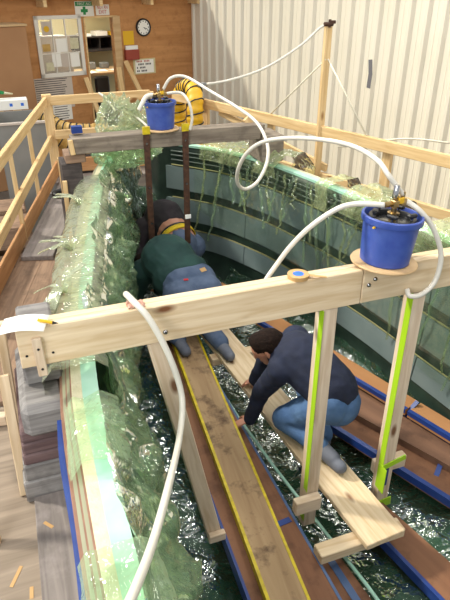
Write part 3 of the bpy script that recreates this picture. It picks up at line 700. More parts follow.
dpl('walkway_plank', (-1.265, .2), (-1.235, 2.0), .15, 'plank_grey', 'smooth grey plank on the near walkway beside the hull rim', h=.04, z=ZW+.028)
for y in (.7, 2.6, 4.6, 6.4):
    x0 = -1.95 + .265*max(0, y-2.6); x1 = Lx(y)-.2 if y < 5 else .1
    t = thing('trestle', ((x0+x1)/2, y, 0), 'timber trestle carrying the left walkway at the %s' % {.7: 'near end', 2.6: 'block stack', 4.6: 'plank joint', 6.4: 'far end'}[y], 'trestle')
    plank('bearer', (x0, y, ZW-.09), (x1, y, ZW-.09), .05, .1, 'greywood', t)
    for x in (x0+.06, x1-.06): plank('leg', (x, y, 0), (x, y, ZW-.14), .08, .05, 'greywood', t, up=V((0, 1, 0)))
lathe_ring = bmesh.new()
tube_bm(lathe_ring, [V((-.73+.085*math.cos(a), 6.02+.085*math.sin(a), ZW+.065)) for a in [2*PI*i/28 for i in range(29)]], .024, 10)
tag(link('rubber_ring', fin(lathe_ring, True), 'blackrub'), 'black rubber ring lying on the far grey planks', 'ring')

# railings
FL0 = V((-2.02, 1.05, 0)); 
def fx(s): return -1.24 + (s-4.57)*(.53/2.37)    # railing line (left)
lr = thing('railing', (fx(4.5), 4.5, ZW), 'left timber railing with two rails and an orange-brown toe board', 'railing')
plank('top_rail', (fx(2.4)-.0, 2.4, 2.07-.045), (fx(6.94), 6.94, 2.07-.045), .04, .09, 'rail', lr)
plank('mid_rail', (fx(2.4)+.02, 2.4, 1.61), (fx(6.94)+.0, 6.94, 1.61), .04, .09, 'rail', lr)
plank('toe_board', (fx(2.4)-.1, 2.4, ZW+.08), (fx(6.94)+.06, 7.05, ZW+.08), .025, .16, 'toe', lr)
for s in (3.55, 5.05, 5.95): plank('post', (fx(s)-.035, s, ZW), (fx(s)-.035, s, 2.03), .085, .038, 'rail', lr, up=V((1, 0, 0)))
plank('post', (fx(6.94)+.02, 6.99, ZW), (fx(6.94)+.02, 6.99, 2.09), .10, .09, 'rail', lr, up=V((0, 1, 0)))
er = thing('railing', (0, 6.95, ZW), 'timber end railing across the bow end of the walkway', 'railing')
plank('top_rail', (fx(6.94)+.05, 6.96, 2.025), (.46, 6.90, 2.04), .04, .10, 'rail', er)
plank('mid_rail', (fx(6.94)+.05, 6.93, 1.66), (.46, 6.88, 1.66), .04, .10, 'rail', er)
plank('toe_board', (fx(6.94)+.12, 6.92, ZW+.1), (.46, 6.88, ZW+.1), .025, .16, 'toe', er)
plank('post', (.46, 6.90, ZW), (.46, 6.90, 2.07), .09, .04, 'rail', er, up=V((0, 1, 0)))
RA = V((.70, 6.76, 0)); RB = V((2.05, 2.95, 0))
def rxp(t): return RA.lerp(RB, t)
def zr(p, z): return V((p.x, p.y, z))
rr = thing('railing', rxp(.5), 'right timber railing in front of the cream ribbed wall', 'railing')
plank('top_rail', zr(rxp(0), 2.03), zr(rxp(1), 2.02), .04, .095, 'rail', rr)
plank('mid_rail', zr(rxp(0)+V((.02, 0, 0)), 1.61), zr(rxp(1)+V((.02, 0, 0)), 1.61), .04, .085, 'rail', rr)
plank('toe_board', zr(rxp(0)+V((.02, 0, 0)), 1.3), zr(rxp(1)+V((.02, 0, 0)), 1.3), .025, .16, 'toe', rr)
rn = V((RB-RA)).normalized(); rside = V((-rn.y, rn.x, 0))
for t in (.14, .395, .735, .96):
    p = rxp(t)+rside*.04
    plank('post', zr(p, 0), zr(p, 2.03), .085, .038, 'rail', rr, up=rside)
plank('diagonal_brace', zr(rxp(.2)+rside*.03, 1.97), zr(rxp(.58)+rside*.03, 1.70), .03, .07, 'rail', rr)
tp_ = thing('tall_post', (1.45, 4.63, ZW), 'tall slim pine post rising above the right railing', 'post')
plank('post', (1.45, 4.63, 0), (1.452, 4.62, 2.87), .06, .04, 'rail', tp_, up=V((0, 1, 0)))
bm = bmesh.new(); tube_bm(bm, [(1.40, 4.60, 2.885), (1.48, 4.60, 2.885)], .016, 8); tube_bm(bm, [(1.45, 4.60, 2.86), (1.45, 4.60, 2.92)], .012, 8); box_bm(bm, (1.475, 4.6, 2.90), (.05, .03, .025), .004)
link('valve', fin(bm), 'rust', tp_)
tag(tube('guy_cord', [(1.44, 4.62, 2.60), zr(rxp(.40), 2.07)+V((-.33, .22, 0))] if False else [(1.44, 4.60, 2.62), zr(rxp(.40), 2.07)], .007, 'string', None, 6), 'pale cord from the tall post down left to the right railing', 'cord')
tag(tube('guy_cord', [(1.46, 4.60, 2.62), zr(rxp(.685), 2.07)], .007, 'string', None, 6), 'pale cord from the tall post down right to the right railing', 'cord')
tag(tube('cord_end', crom([o_(338, 147, 4.45), o_(360, 145, 4.3), o_(388, 140, 4.1), o_(415, 139, 3.9), o_(450, 143, 3.7)], 6), .008, 'string', None, 6), 'thin white line lying along the right railing top', 'cord')
# right walkway
for i in range(3):
    off = rside*(-.12-.21*i) if False else rside*(.0 + -.13 - .2*i)
a0 = rxp(.02); a1 = rxp(.99)

# ------------------------------------------------------------------ block stacks
def stack(cx, y0, layers, label, cat='block', group=None):
    pass
def blk(c, s, mat, label, bev=.008, rz=0):
    return tag(box('timber_block', c, s, mat, None, bev, Matrix.Rotation(rz, 3, 'Z')), label, 'block')
sx = -1.205
zz = ZW
blk((sx-.03, 2.22, 1.26), (.21, .50, .12), 'greywood', 'greyish timber block, lowest in the stack under the near beam')
blk((sx-.025, 2.22, 1.365), (.195, .50, .088), 'greywood', 'grey timber block, second from the bottom of the near stack')
blk((sx-.02, 2.22, 1.44), (.19, .50, .058), 'redwood', 'thin reddish board in the near stack, lower of three')
blk((sx-.015, 2.22, 1.50), (.19, .50, .058), 'redwood', 'thin reddish board in the near stack, middle of three')
blk((sx-.012, 2.22, 1.559), (.19, .50, .056), 'redwood', 'thin reddish board in the near stack, upper of three')
blk((sx+.008, 2.17, 1.668), (.185, .52, .158), 'greywood', 'large dark grey rounded timber near the top of the near stack', .028)
blk((sx+.025, 2.27, 1.827), (.15, .42, .156), 'greywood', 'light grey block directly under the left end of the near beam', .01)
tag(plank('stake', (-1.345, 2.03, ZW), (-1.345, 2.25, 1.70), .045, .03, 'pine', None, up=V((0, 1, 0))), 'pine stake leaning on the left side of the near stack', 'stake')
tag(plank('stake', (-1.355, 2.42, ZW), (-1.325, 2.36, 1.90), .04, .03, 'pine', None, up=V((0, 1, 0))), 'pine batten standing behind the stack, below the beam end', 'stake')
sx2 = -.755
blk((sx2, 4.60, 1.34), (.17, .26, .20), 'darkblock', 'dark grey block at the bottom of the far stack', .006)
blk((sx2+.005, 4.60, 1.55), (.17, .26, .22), 'darkblock', 'dark square block in the middle of the far stack', .006)
blk((sx2+.015, 4.60, 1.82), (.15, .24, .32), 'darkblock', 'dark square block near the top of the far stack', .006)
blk((sx2+.05, 4.58, 2.015), (.15, .22, .065), 'plank', 'pale brown block under the left end of the far beam', .006)
tag(plank('stake', (-.825, 4.46, 1.24), (-.81, 4.46, 1.86), .035, .025, 'rail', None, up=V((0, 1, 0))), 'pine batten at the left corner of the far stack', 'stake')
tag(plank('stake', (-.80, 4.80, 1.24), (-.80, 4.80, 1.95), .035, .025, 'rail', None, up=V((0, 1, 0))), 'pine batten behind the far stack, nearer the railing end', 'stake')
blk((.92, 4.60, 1.95), (.2, .3, .22), 'beamgrey', 'brown block under the right end of the far beam')
tag(plank('fence_batten', (-1.478, 1.80, ZW), (-1.60, 2.16, 2.0), .05, .04, 'pine', None, up=V((0, 1, 0))), 'pine upright at the left frame edge on the plywood sheet', 'stake')
tag(plank('fence_batten', (-1.75, 2.62, ZW+.035), (-1.40, 2.55, ZW+.035), .045, .06, 'pine_pale', None), 'short pale batten lying on the walkway left of the near stack', 'stake')
def tapebit(x, y, l, a, label): tag(box('tape_scrap', (x, y, ZW+.0285 if x > -1.33 else ZW+.0008), (l, .014, .0016), 'tantape', None, 0, Matrix.Rotation(a, 3, 'Z')), label, 'tape')
tapebit(-1.265, 1.80, .05, -.9, 'tan tape scrap on the smooth grey plank')
tapebit(-1.405, 1.62, .09, 1.1, 'tan tape scrap on the plywood sheet at the bottom left')
tapebit(-1.355, 1.53, .05, 1.5, 'tan tape scrap at the plywood edge beside the grey plank')

# ------------------------------------------------------------------ people
def cap_bm(bm, p0, r0, p1, r1, flat=1.0, fdir=None, seg=14):
    p0 = V(p0); p1 = V(p1); d = p1-p0; L_ = d.length
    if L_ < 1e-6: d = V((0, 0, 1)); L_ = 1e-6
    z = d.normalized(); y = V(fdir) if fdir else (V((0, 0, 1)) if abs(z.z) < .9 else V((1, 0, 0)))
    y = (y - z*y.dot(z)).normalized(); x = y.cross(z)
    rings = []; st = []
    for i in range(6):
        a = -PI/2 + PI/2*i/5; st.append((p0 + z*math.sin(a)*r0, math.cos(a)*r0))
    for i in range(6):
        a = PI/2*i/5; st.append((p1 + z*math.sin(a)*r1, math.cos(a)*r1))
    for c, r in st:
        r = max(r, 1e-4); rings.append([bm.verts.new(c + (x*math.cos(2*PI*k/seg) + y*math.sin(2*PI*k/seg)*flat)*r) for k in range(seg)])
    for a, b in zip(rings, rings[1:]):
        for k in range(seg): bm.faces.new((a[k], a[(k+1) % seg], b[(k+1) % seg], b[k]))
    bm.faces.new(rings[0][::-1]); bm.faces.new(rings[-1])
def blob(name, caps, vox, mat, parent, it=4, wr=0, label=None, cut=None):
    bm = bmesh.new()
    for c in caps: cap_bm(bm, *c)
    me = fin(bm); o = bpy.data.objects.new('tmp', me); COL.objects.link(o)
    m = o.modifiers.new('r', 'REMESH'); m.mode = 'VOXEL'; m.voxel_size = vox
    s = o.modifiers.new('s', 'SMOOTH'); s.iterations = it; s.factor = .5
    dg = bpy.context.evaluated_depsgraph_get(); dg.update()
    me2 = bpy.data.meshes.new_from_object(o.evaluated_get(dg)); bpy.data.objects.remove(o); bpy.data.meshes.remove(me)
    if wr:
        ns = [v.normal.copy() for v in me2.vertices]
        for v, n in zip(me2.vertices, ns):
            q = v.co; d = (1-abs(noise.noise(V((q.x*9, q.y*9, q.z*14))))*2)*.6 + noise.noise(q*26)*.4
            v.co = q + n*d*wr
    if cut:
        b2 = bmesh.new(); b2.from_mesh(me2)
        bmesh.ops.delete(b2, geom=[v for v in b2.verts if cut(v.co)], context='VERTS'); b2.to_mesh(me2); b2.free()
    smooth(me2); me2.materials.clear()
    return link(name, me2, mat, parent, None, label)
def hand_caps(w, d, nrm, thumb, k=1.0, curl=.5):
    """wrist w, finger direction d, palm-down normal nrm, thumb side vector"""
    d = V(d).normalized(); nrm = V(nrm); nrm = (nrm - d*nrm.dot(d)).normalized(); s = V(thumb); s = (s - d*s.dot(d) - nrm*s.dot(nrm)).normalized()
    w = V(w); out = [(w, .026*k, w+d*.08*k, .036*k, .45, nrm)]
    for i, (o, l) in enumerate(((.028, .075), (.010, .084), (-.009, .078), (-.027, .062))):
        b = w + d*.082*k + s*o*k; c1 = b + (d + nrm*curl*.5).normalized()*l*.5*k; c2 = c1 + (d*.6 + nrm*curl*1.2).normalized()*l*.5*k
        out += [(b - d*.02*k, .0095*k, c1, .0088*k), (c1, .0088*k, c2, .0075*k)]
    b = w + d*.025*k + s*.026*k; c1 = b + (d*.7 + s*.8).normalized()*.04*k; c2 = c1 + (d + s*.2 + nrm*.3).normalized()*.034*k
    out += [(b, .013*k, c1, .0105*k), (c1, .0105*k, c2, .009*k)]
    return out
def head_parts(c, f, u, k, t, hat=None):
    """c head centre, f face direction, u crown direction"""
    f = V(f).normalized(); u = V(u); u = (u - f*u.dot(f)).normalized(); r = f.cross(u); c = V(c)
    caps = [(c - f*.02*k + u*.015*k, .088*k, c + f*.02*k + u*.015*k, .082*k, .9, r), (c + f*.035*k - u*.03*k, .062*k, c + f*.05*k - u*.085*k, .04*k),
            (c + f*.092*k + u*.005*k, .009*k, c + f*.108*k - u*.032*k, .014*k), (c + f*.085*k - u*.06*k - r*.015*k, .009*k, c + f*.085*k - u*.06*k + r*.015*k, .009*k),
            (c + f*.08*k + u*.025*k - r*.035*k, .012*k, c + f*.08*k + u*.025*k + r*.035*k, .012*k)]
    for s in (-1, 1): caps.append((c + r*s*.082*k + u*.02*k - f*.008*k, .016*k, c + r*s*.084*k - u*.025*k - f*.003*k, .010*k, .5, r))
    for s in (-1, 1):
        lathe('eye', [(0, -.011*k), (.008*k, -.008*k), (.011*k, 0), (.008*k, .008*k), (0, .011*k)], 'paper', t, 12, axis_mtx(c + f*.078*k + u*.004*k + r*s*.033*k, f))
    hc = [(c - f*.03*k + u*.03*k, .094*k, c + f*.03*k + u*.045*k, .080*k, .95, r), (c - f*.05*k - u*.03*k, .070*k, c - f*.045*k + u*.02*k, .085*k)]
    def cut(q):
        d = q-c; return d.dot(f) > .052*k + .25*max(0, d.dot(u)-.03*k) or (d.dot(f) > .012*k and d.dot(u) < .028*k)
    blob('hair', hc, .006, 'hair', t, 2, .004, cut=cut)
    return caps
def limb(*pr): return [(a[0], a[1], b[0], b[1]) for a, b in zip(pr, pr[1:])]
def person(name_label, base, body, shirt, jeans, mats, t, extra=()):
    blob('body', body, .0065, 'skin', t, 3)
    blob('shirt', shirt, .011, mats[0], t, 3, .007)
    blob('trousers', jeans, .011, mats[1], t, 3, .006)

# man crouching on the pine plank
t1 = thing('person', (.27, 2.2, .70), 'person in navy long-sleeved top and blue jeans crouching on the pine plank, reaching left', 'person')
pel = V((.375, 2.33, 1.09)); ch = V((.26, 2.52, 1.23)); nk = V((.175, 2.62, 1.265)); hd = V((.105, 2.665, 1.255))
LsH = V((.125, 2.50, 1.20)); RsH = V((.31, 2.70, 1.25)); eL = V((.07, 2.65, .94)); wL = V((.02, 2.70, .695)); eR = V((.22, 2.92, 1.0)); wR = V((.16, 2.96, .79))
hL = V((.32, 2.27, 1.06)); kL = V((.165, 2.50, .815)); aL = V((.265, 2.23, .79)); hR = V((.45, 2.41, 1.05)); kR = V((.40, 2.78, .92)); aR = V((.46, 2.50, .60))
shirt = [(pel+V((-.01, .01, .03)), .168, ch, .175, .82, (0, 0, 1)), (ch, .165, (LsH+RsH)/2, .14, .75, (0, 0, 1)), (LsH, .085, RsH, .085), (nk-V((.03, -.02, .01))*-1, .07, nk, .058)] + limb((LsH, .078), (eL, .058), (wL, .042)) + limb((RsH, .078), (eR, .058), (wR, .042))
jeans = [(pel+V((.01,-.01,-.03)), .132, pel+V((.02, -.03, -.06)), .14), (hL, .115, kL, .078), (kL, .076, aL, .058), (hR, .115, kR, .078), (kR, .076, aR, .058), (hL, .12, hR, .12)]
hcap = head_parts(hd, (-.72, .42, -.55), (-.45, .1, .85), .96, t1)
body = [(pel, .12, ch, .13, .8, (0, 0, 1)), (ch, .13, nk, .07), (nk, .052, hd, .05), (LsH, .06, RsH, .06)] + limb((LsH, .055), (eL, .04), (wL, .028)) + limb((RsH, .055), (eR, .04), (wR, .028)) + limb((pel, .1), (hL, .09), (kL, .055), (aL, .04)) + limb((pel, .1), (hR, .09), (kR, .055), (aR, .04)) + hcap
body += hand_caps(wL+(wL-eL).normalized()*.005, (-.75, .25, -.35), (0, 0, -1), (.2, 1, 0), .92, .4) + hand_caps(wR, (-.3, .6, -.5), (0, 0, -1), (-1, 0, 0), .92, .3)
person('', None, body, shirt, jeans, ('navy', 'jeans'), t1)
blob('shoe', [(aL+V((.01, -.02, -.01)), .05, aL+V((.035, -.10, -.02)), .045), (aL+V((.02, -.06, -.03)), .04, aL+V((.05, -.16, -.035)), .04)], .008, 'shoe', t1, 3)
blob('shoe', [(aR+V((0, -.02, -.05)), .042, aR+V((-.06, .16, -.055)), .038)], .008, 'shoe', t1, 3)

# man in green, kneeling and bent away
t2 = thing('person', (-.02, 3.7, .67), 'person in dark green top and jeans kneeling bent forward with back to camera', 'person')
pel = V((.0, 3.86, 1.12)); ch = V((-.10, 4.18, 1.21)); nk = V((-.20, 4.42, 1.10)); hd = V((-.24, 4.54, 1.0))
LsH = V((-.31, 4.26, 1.10)); RsH = V((-.06, 4.36, 1.10)); eL = V((-.37, 4.33, .86)); wL = V((-.34, 4.50, .70)); eR = V((-.02, 4.52, .88)); wR = V((-.10, 4.60, .72))
hL = V((-.10, 3.82, 1.06)); kL = V((-.20, 3.95, .745)); aL = V((-.17, 3.72, .735)); hR = V((.08, 3.82, 1.06)); kR = V((.08, 3.90, .76)); aR = V((.105, 3.50, .77))
shirt = [(pel+V((-.09, .17, .0)), .19, pel+V((.0, .17, .0)), .19), (pel+V((-.05, .17, .02)), .20, ch, .225, .85, (0, 0, 1)), (ch, .205, (LsH+RsH)/2, .17, .8, (0, 0, 1)), (LsH, .10, RsH, .10), (nk, .08, ch, .1)] + limb((LsH, .095), (eL, .072), (wL, .05)) + limb((RsH, .095), (eR, .072), (wR, .05))
jeans = [(hL, .150, hR, .150), (hL+V((.02,.10,.05)), .150, hR+V((-.02,.10,.05)), .150), (hL+V((0,-.02,-.05)), .14, hR+V((0,-.02,-.05)), .14), (hL, .13, kL, .085), (kL, .082, aL, .062), (hR, .13, kR, .085), (kR, .082, aR, .064)]
hcap = head_parts(hd, (-.3, .5, -.8), (-.3, .8, .5), .96, t2)
body = [(pel, .13, ch, .15, .8, (0, 0, 1)), (ch, .14, nk, .08), (nk, .055, hd, .05), (LsH, .06, RsH, .06)] + limb((LsH, .055), (eL, .04), (wL, .03)) + limb((RsH, .055), (eR, .04), (wR, .03)) + limb((pel, .1), (hL, .09), (kL, .055), (aL, .04)) + limb((pel, .1), (hR, .09), (kR, .055), (aR, .04)) + hcap
body += hand_caps(wL, (.2, .7, -.4), (0, 0, -1), (1, 0, 0), .95, .4) + hand_caps(wR, (0, .8, -.3), (0, 0, -1), (-1, 0, 0), .95, .4)
person('', None, body, shirt, jeans, ('greenshirt', 'jeansdark'), t2)
from mathutils.bvhtree import BVHTree
tro = [c for c in t2.children if c.name.startswith('trousers')][0].data
bv = BVHTree.FromPolygons([v.co for v in tro.vertices], [tuple(p.vertices) for p in tro.polygons])
for px, py, w_, h_, m_, nm in ((186, 280, .035, .02, 'red', 'pocket_tab'), (203, 270, .05, .035, 'tantape', 'waist_patch')):
    hit = bv.ray_cast(CAM, ray(px, py).normalized())
    if hit[0]:
        q = hit[1].to_track_quat('Z', 'Y').to_matrix(); box(nm, hit[0]+hit[1]*.004, (w_, h_, .004), m_, t2, .0008, q)
for a in (aL, aR): blob('shoe', [(a+V((0, -.02, -.01)), .048, a+V((.015, -.15, -.025)), .042)], .008, 'shoe', t2, 3)

# man in dark top furthest into the bow
t3 = thing('person', (.2, 4.8, .6), 'person in charcoal top with bare lower back and yellow waistband, bent furthest into the bow', 'person')
pel = V((.15, 4.74, 1.11)); ch = V((.10, 5.08, 1.22)); nk = V((.06, 5.26, 1.16)); hd = V((.03, 5.37, 1.07))
LsH = V((-.10, 5.08, 1.16)); RsH = V((.24, 5.16, 1.16)); eL = V((-.185, 4.98, 1.02)); wL = V((-.205, 4.85, .92)); eR = V((.28, 5.2, .95)); wR = V((.16, 5.3, .82))
hL = V((.10, 4.80, 1.02)); kL = V((.09, 4.98, .72)); aL = V((.10, 4.72, .66)); hR = V((.28, 4.78, 1.02)); kR = V((.30, 4.98, .74)); aR = V((.30, 4.66, .66))
shirt = [(pel.lerp(ch, .62), .166, ch, .19, .9, (0, 0, 1)), (ch, .185, (LsH+RsH)/2, .15, .8, (0, 0, 1)), (LsH, .09, RsH, .09), (nk, .07, ch, .1)] + limb((LsH, .085), (eL, .062), (wL, .046)) + limb((RsH, .085), (eR, .062), (wR, .046))
jeans = [(hL, .128, hR, .128), (pel+V((0, -.02, -.015)), .150, pel+V((0, -.03, -.05)), .15), (hL, .12, kL, .08), (kL, .078, aL, .06), (hR, .12, kR, .08), (kR, .078, aR, .06)]
hcap = head_parts(hd, (-.1, .5, -.8), (-.1, .8, .5), .96, t3)
body = [(pel, .154, ch, .154, .92, (0, 0, 1)), (ch, .14, nk, .08), (nk, .055, hd, .05), (LsH, .06, RsH, .06)] + limb((LsH, .055), (eL, .04), (wL, .03)) + limb((RsH, .055), (eR, .04), (wR, .03)) + limb((pel, .1), (hL, .09), (kL, .055), (aL, .04)) + limb((pel, .1), (hR, .09), (kR, .055), (aR, .04)) + hcap
body += hand_caps(wR, (-.4, .7, -.3), (0, 0, -1), (-1, 0, 0), .95, .4) + hand_caps(wL, (-.1, -.55, -.8), (-1, 0, 0), (0, -1, 0), .95, .3)
person('', None, body, shirt, jeans, ('darkshirt', 'jeansdark'), t3)
blob('glove', [(a, r+.004, b, q+.004, *x) for a, r, b, q, *x in hand_caps(wL, (-.1, -.55, -.8), (-1, 0, 0), (0, -1, 0), .97, .3)], .006, 'glove', t3, 2)
def belt(r, off, w, mat, name):
    ax = (ch-pel).normalized(); c = pel + ax*off; x = V((1, 0, 0)); x = (x-ax*x.dot(ax)).normalized(); y = ax.cross(x)
    pts = [c + x*math.cos(a)*r*1.0 + y*math.sin(a)*r*.9 for a in [2*PI*i/36 for i in range(37)]]
    bm = bmesh.new(); R = []
    for p in pts:
        n = (p-c).normalized(); R.append([bm.verts.new(p+ax*w/2), bm.verts.new(p+ax*w/2+n*.006), bm.verts.new(p-ax*w/2+n*.006), bm.verts.new(p-ax*w/2)])
    for a, b in zip(R, R[1:]):
        for k in range(4): bm.faces.new((a[k], a[(k+1) % 4], b[(k+1) % 4], b[k]))
    return link(name, fin(bm, True), mat, t3)
belt(.166, .035, .055, 'yellowband', 'waistband'); belt(.166, .073, .022, 'black', 'belt')
for a in (aL, aR): blob('shoe', [(a+V((0, -.02, -.01)), .046, a+V((.0, -.14, -.02)), .04)], .008, 'shoe', t3, 3)

# ------------------------------------------------------------------ the workshop
CO = V((2.65, 12.24, 0)); WL = V((-.967, -.255, 0)); WF = V((.255, -.967, 0))
RB_ = Matrix((-WL, -WF, V((0, 0, 1)))).transposed()     # local x right along back wall, y into wall
def bw(h, z, o=0): return CO + WL*h + WF*o + V((0, 0, z))
def bbox(name, h0, h1, z0, z1, o0, o1, mat, parent=None, bev=.003, label=None):
    """box on the back wall: h distance left of the corner, o distance out of the wall"""
    return box(name, bw((h0+h1)/2, (z0+z1)/2, (o0+o1)/2), (abs(h1-h0), abs(o1-o0), abs(z1-z0)), mat, parent, bev, RB_, label)
WB = lambda h, z, o: Matrix.Translation(bw(h, z, o)) @ RB_.to_4x4() @ Matrix.Rotation(PI/2, 4, 'X')   # text facing the room
fl_ = struct(box('floor', (0, 4.5, -.05), (16, 20, .1), 'concrete', None, 0))
# back wall with window and door openings
wb = bpy.data.objects.new('wall_back', None); COL.objects.link(wb); wb['kind'] = 'structure'; WM['wall_back'] = Matrix.Identity(4)
for h0, h1, z0, z1 in ((0, 1.72, 0, 3.1), (2.26, 2.36, 0, 3.1), (1.72, 2.26, 2.6, 3.1), (2.36, 3.16, 0, 1.68), (2.36, 3.16, 2.64, 3.1), (3.16, 6.5, 0, 3.1)):
    bbox('wall_panel', h0, h1, z0, z1, 0, -.12, 'osb', wb, 0)
# right ribbed wall
def siding():
    bm = bmesh.new(); prof_ = []; d = -.15; i = 0
    p = .2649; d = .275 - 2*p
    while d < 13:
        prof_ += [(d, 0), (d+.035, .035), (d+.085, .035), (d+.12, 0), (d+.19, 0), (d+.197, .004), (d+.207, .004), (d+.214, 0)]; d += p
    lo = [bm.verts.new(CO + WF*a + WL*b) for a, b in prof_]; hi = [bm.verts.new(CO + WF*a + WL*b + V((0, 0, 6))) for a, b in prof_]
    for k in range(len(lo)-1): bm.faces.new((lo[k], lo[k+1], hi[k+1], hi[k]))
    return fin(bm)
struct(link('wall_right', siding(), 'siding'))
tag(ribbon('wall_tape', [CO+WF*4.80+WL*.036+V((0, 0, 2.21)), CO+WF*4.83+WL*.036+V((0, 0, 2.02)), CO+WF*4.82+WL*.037+V((0, 0, 1.83))], .07, .004, 'grime', None, side=WF), 'grey tape patch stuck on the cream ribbed wall', 'tape')
# office roof overhang with joist ends
oh = bpy.data.objects.new('ceiling_office', None); COL.objects.link(oh); oh['kind'] = 'structure'; WM['ceiling_office'] = Matrix.Identity(4)
bbox('roof_deck', -.0, 6.5, 3.0, 3.04, .40, -2.4, 'osb', oh, 0)
for h in (.06, 1.07, 2.07, 3.07, 4.07, 5.07): bbox('joist', h-.03, h+.03, 2.80, 3.0, .36, -2.3, 'rail', oh, .002)
# office behind the wall
ow = struct(bbox('wall_office', -.1, 6.5, 0, 3.0, -2.3, -2.4, 'wallcream', None, 0))
struct(bbox('floor_office', 0, 6.5, .55, .6, -.12, -2.3, 'darkoffice', None, 0))
ob = thing('office_shelf', bw(2.0, .6, -2), 'dark shelf unit loaded with papers seen through the office doorway', 'shelf')
bbox('shelf', .3, 3.4, 2.12, 2.15, -1.75, -2.28, 'darkoffice', ob); bbox('shelf', .3, 3.4, 1.85, 1.9, -1.75, -2.28, 'darkoffice', ob); bbox('shelf_back', .3, 3.4, 1.85, 2.15, -2.25, -2.29, 'darkoffice', ob)
for i in range(11): bbox('side', .3+.3*i, .32+.3*i, 1.85, 2.12, -1.8, -2.25, 'darkoffice', ob)
for i, (h, w_, hh, m_) in enumerate(((.85, .22, .07, 'yellowpaper'), (1.15, .26, .09, 'paper'), (1.5, .22, .05, 'paper'), (2.5, .2, .1, 'cream'), (2.8, .22, .12, 'paper'))):
    tag(bbox('paper_stack', h-w_/2, h+w_/2, 2.15, 2.15+hh, -1.8, -2.1, m_, None), 'paper stack on the office shelf, %s' % ('rightmost, yellowish', 'second from the right', 'third from the right, flat', 'fourth from the right, cream', 'leftmost')[i], 'paper', 'papers on the office shelf')
od = thing('office_desk', bw(2.1, .6, -1.5), 'office desk covered in papers behind the doorway', 'desk')
bbox('desk_top', .7, 3.4, 1.5, 1.54, -.9, -1.75, 'lightply', od); 
for h in (.75, 3.35): bbox('leg', h-.03, h+.03, .6, 1.5, -.95, -1.7, 'darkoffice', od)
for i, (h, o0, a) in enumerate(((1.2, -1.15, .2), (1.5, -1.2, -.2), (1.8, -1.05, .1))):
    tag(box('paper_sheet', bw(h, 1.545+.002*i, o0), (.21, .3, .006), 'paper', None, 0, RB_ @ Matrix.Rotation(a, 3, 'Z')), 'white paper on the office desk, %s' % ('right', 'middle', 'left')[i], 'paper', 'papers on the office desk')
tag(bbox('desk_phone', 1.2, 1.38, 1.54, 1.66, -1.45, -1.6, 'greyplastic', None, .02), 'grey machine on the office desk, near the door frame', 'machine')
tag(bbox('desk_phone', 1.5, 1.66, 1.54, 1.68, -1.45, -1.6, 'greyplastic', None, .02), 'grey machine on the office desk, nearer the window', 'machine')
oc = thing('office_chair', bw(1.88, .6, -.6), 'dark office chair in the doorway', 'chair')
bbox('backrest', 1.72, 2.02, 1.1, 1.55, -.35, -.43, 'black', oc, .03); bbox('seat', 1.68, 2.06, .98, 1.06, -.4, -.85, 'black', oc, .03)
tube('stem', [bw(1.87, .66, -.62), bw(1.87, .98, -.62)], .03, 'black', oc)
for k in range(5):
    a = 2*PI*k/5; c = bw(1.87, .66, -.62); tube('foot', [c, c+V((math.cos(a)*.24, math.sin(a)*.24, -.04))], .018, 'black', oc)
bcl = tag(bbox('coat', 2.14, 2.24, .9, 1.5, -.3, -.5, 'bluechair', None, .03), 'dark blue garment hanging inside the office doorway', 'coat')
# door
dr = bpy.data.objects.new('door_1', None); COL.objects.link(dr); dr['kind'] = 'structure'; WM['door_1'] = Matrix.Identity(4)
bbox('door_jamb', 1.58, 1.72, 0, 2.62, .03, -.12, 'lightply', dr); bbox('door_jamb', 2.26, 2.29, 0, 2.62, .02, -.12, 'rail', dr); bbox('door_head', 1.62, 2.29, 2.60, 2.63, .02, -.12, 'rail', dr)
# window
wn = bpy.data.objects.new('window_1', None); COL.objects.link(wn); wn['kind'] = 'structure'; WM['window_1'] = Matrix.Identity(4)
for h0, h1, z0, z1 in ((2.34, 2.40, 1.66, 2.66), (3.12, 3.19, 1.66, 2.66), (2.34, 3.19, 1.66, 1.73), (2.34, 3.19, 2.60, 2.66)): bbox('window_frame', h0, h1, z0, z1, .03, -.02, 'white', wn)
bbox('window_pane', 2.40, 3.12, 1.73, 2.60, -.005, -.01, 'glass', wn, 0)
for h in (2.64, 2.88): bbox('glazing_bar', h-.008, h+.008, 1.73, 2.60, .004, -.03, 'white', wn, 0)
for z in (2.33, 2.05): bbox('glazing_bar', 2.40, 3.12, z-.006, z+.006, .004, -.03, 'white', wn, 0)
for i, (h, z, w_, hh, m_, d_) in enumerate(((2.98, 2.46, .17, .22, 'greypaper', 'with a yellow badge at the top left'), (2.74, 2.18, .2, .22, 'paper', 'in the middle'), (2.86, 1.95, .17, .24, 'paper', 'low left of centre'), (2.70, 1.93, .17, .22, 'greypaper', 'low in the middle'), (2.52, 1.93, .17, .24, 'paper', 'low at the right'), (2.5, 2.2, .16, .18, 'cream', 'at the right'), (3.02, 2.15, .14, .12, 'tanduct', 'tan, at the left'), (3.0, 1.84, .14, .14, 'cream', 'cream, at the lower left'))):
    pn = tag(bbox('taped_paper', h-w_/2, h+w_/2, z-hh/2, z+hh/2, -.004, -.002, m_, None, 0), 'paper taped in the office window, ' + d_, 'paper', 'papers in the office window')
    if i == 0: lathe('badge', [(0, .002), (.05, .002), (.05, 0)], 'yellowpaper', pn, 20, axis_mtx(bw(h, z-.01, -.001), WF))
bbox_ = tag(bbox('filing_cabinet', 2.45, 3.1, .6, 2.3, -.3, -.75, 'greypaper', None, .01), 'pale cabinet standing behind the office window', 'cabinet')
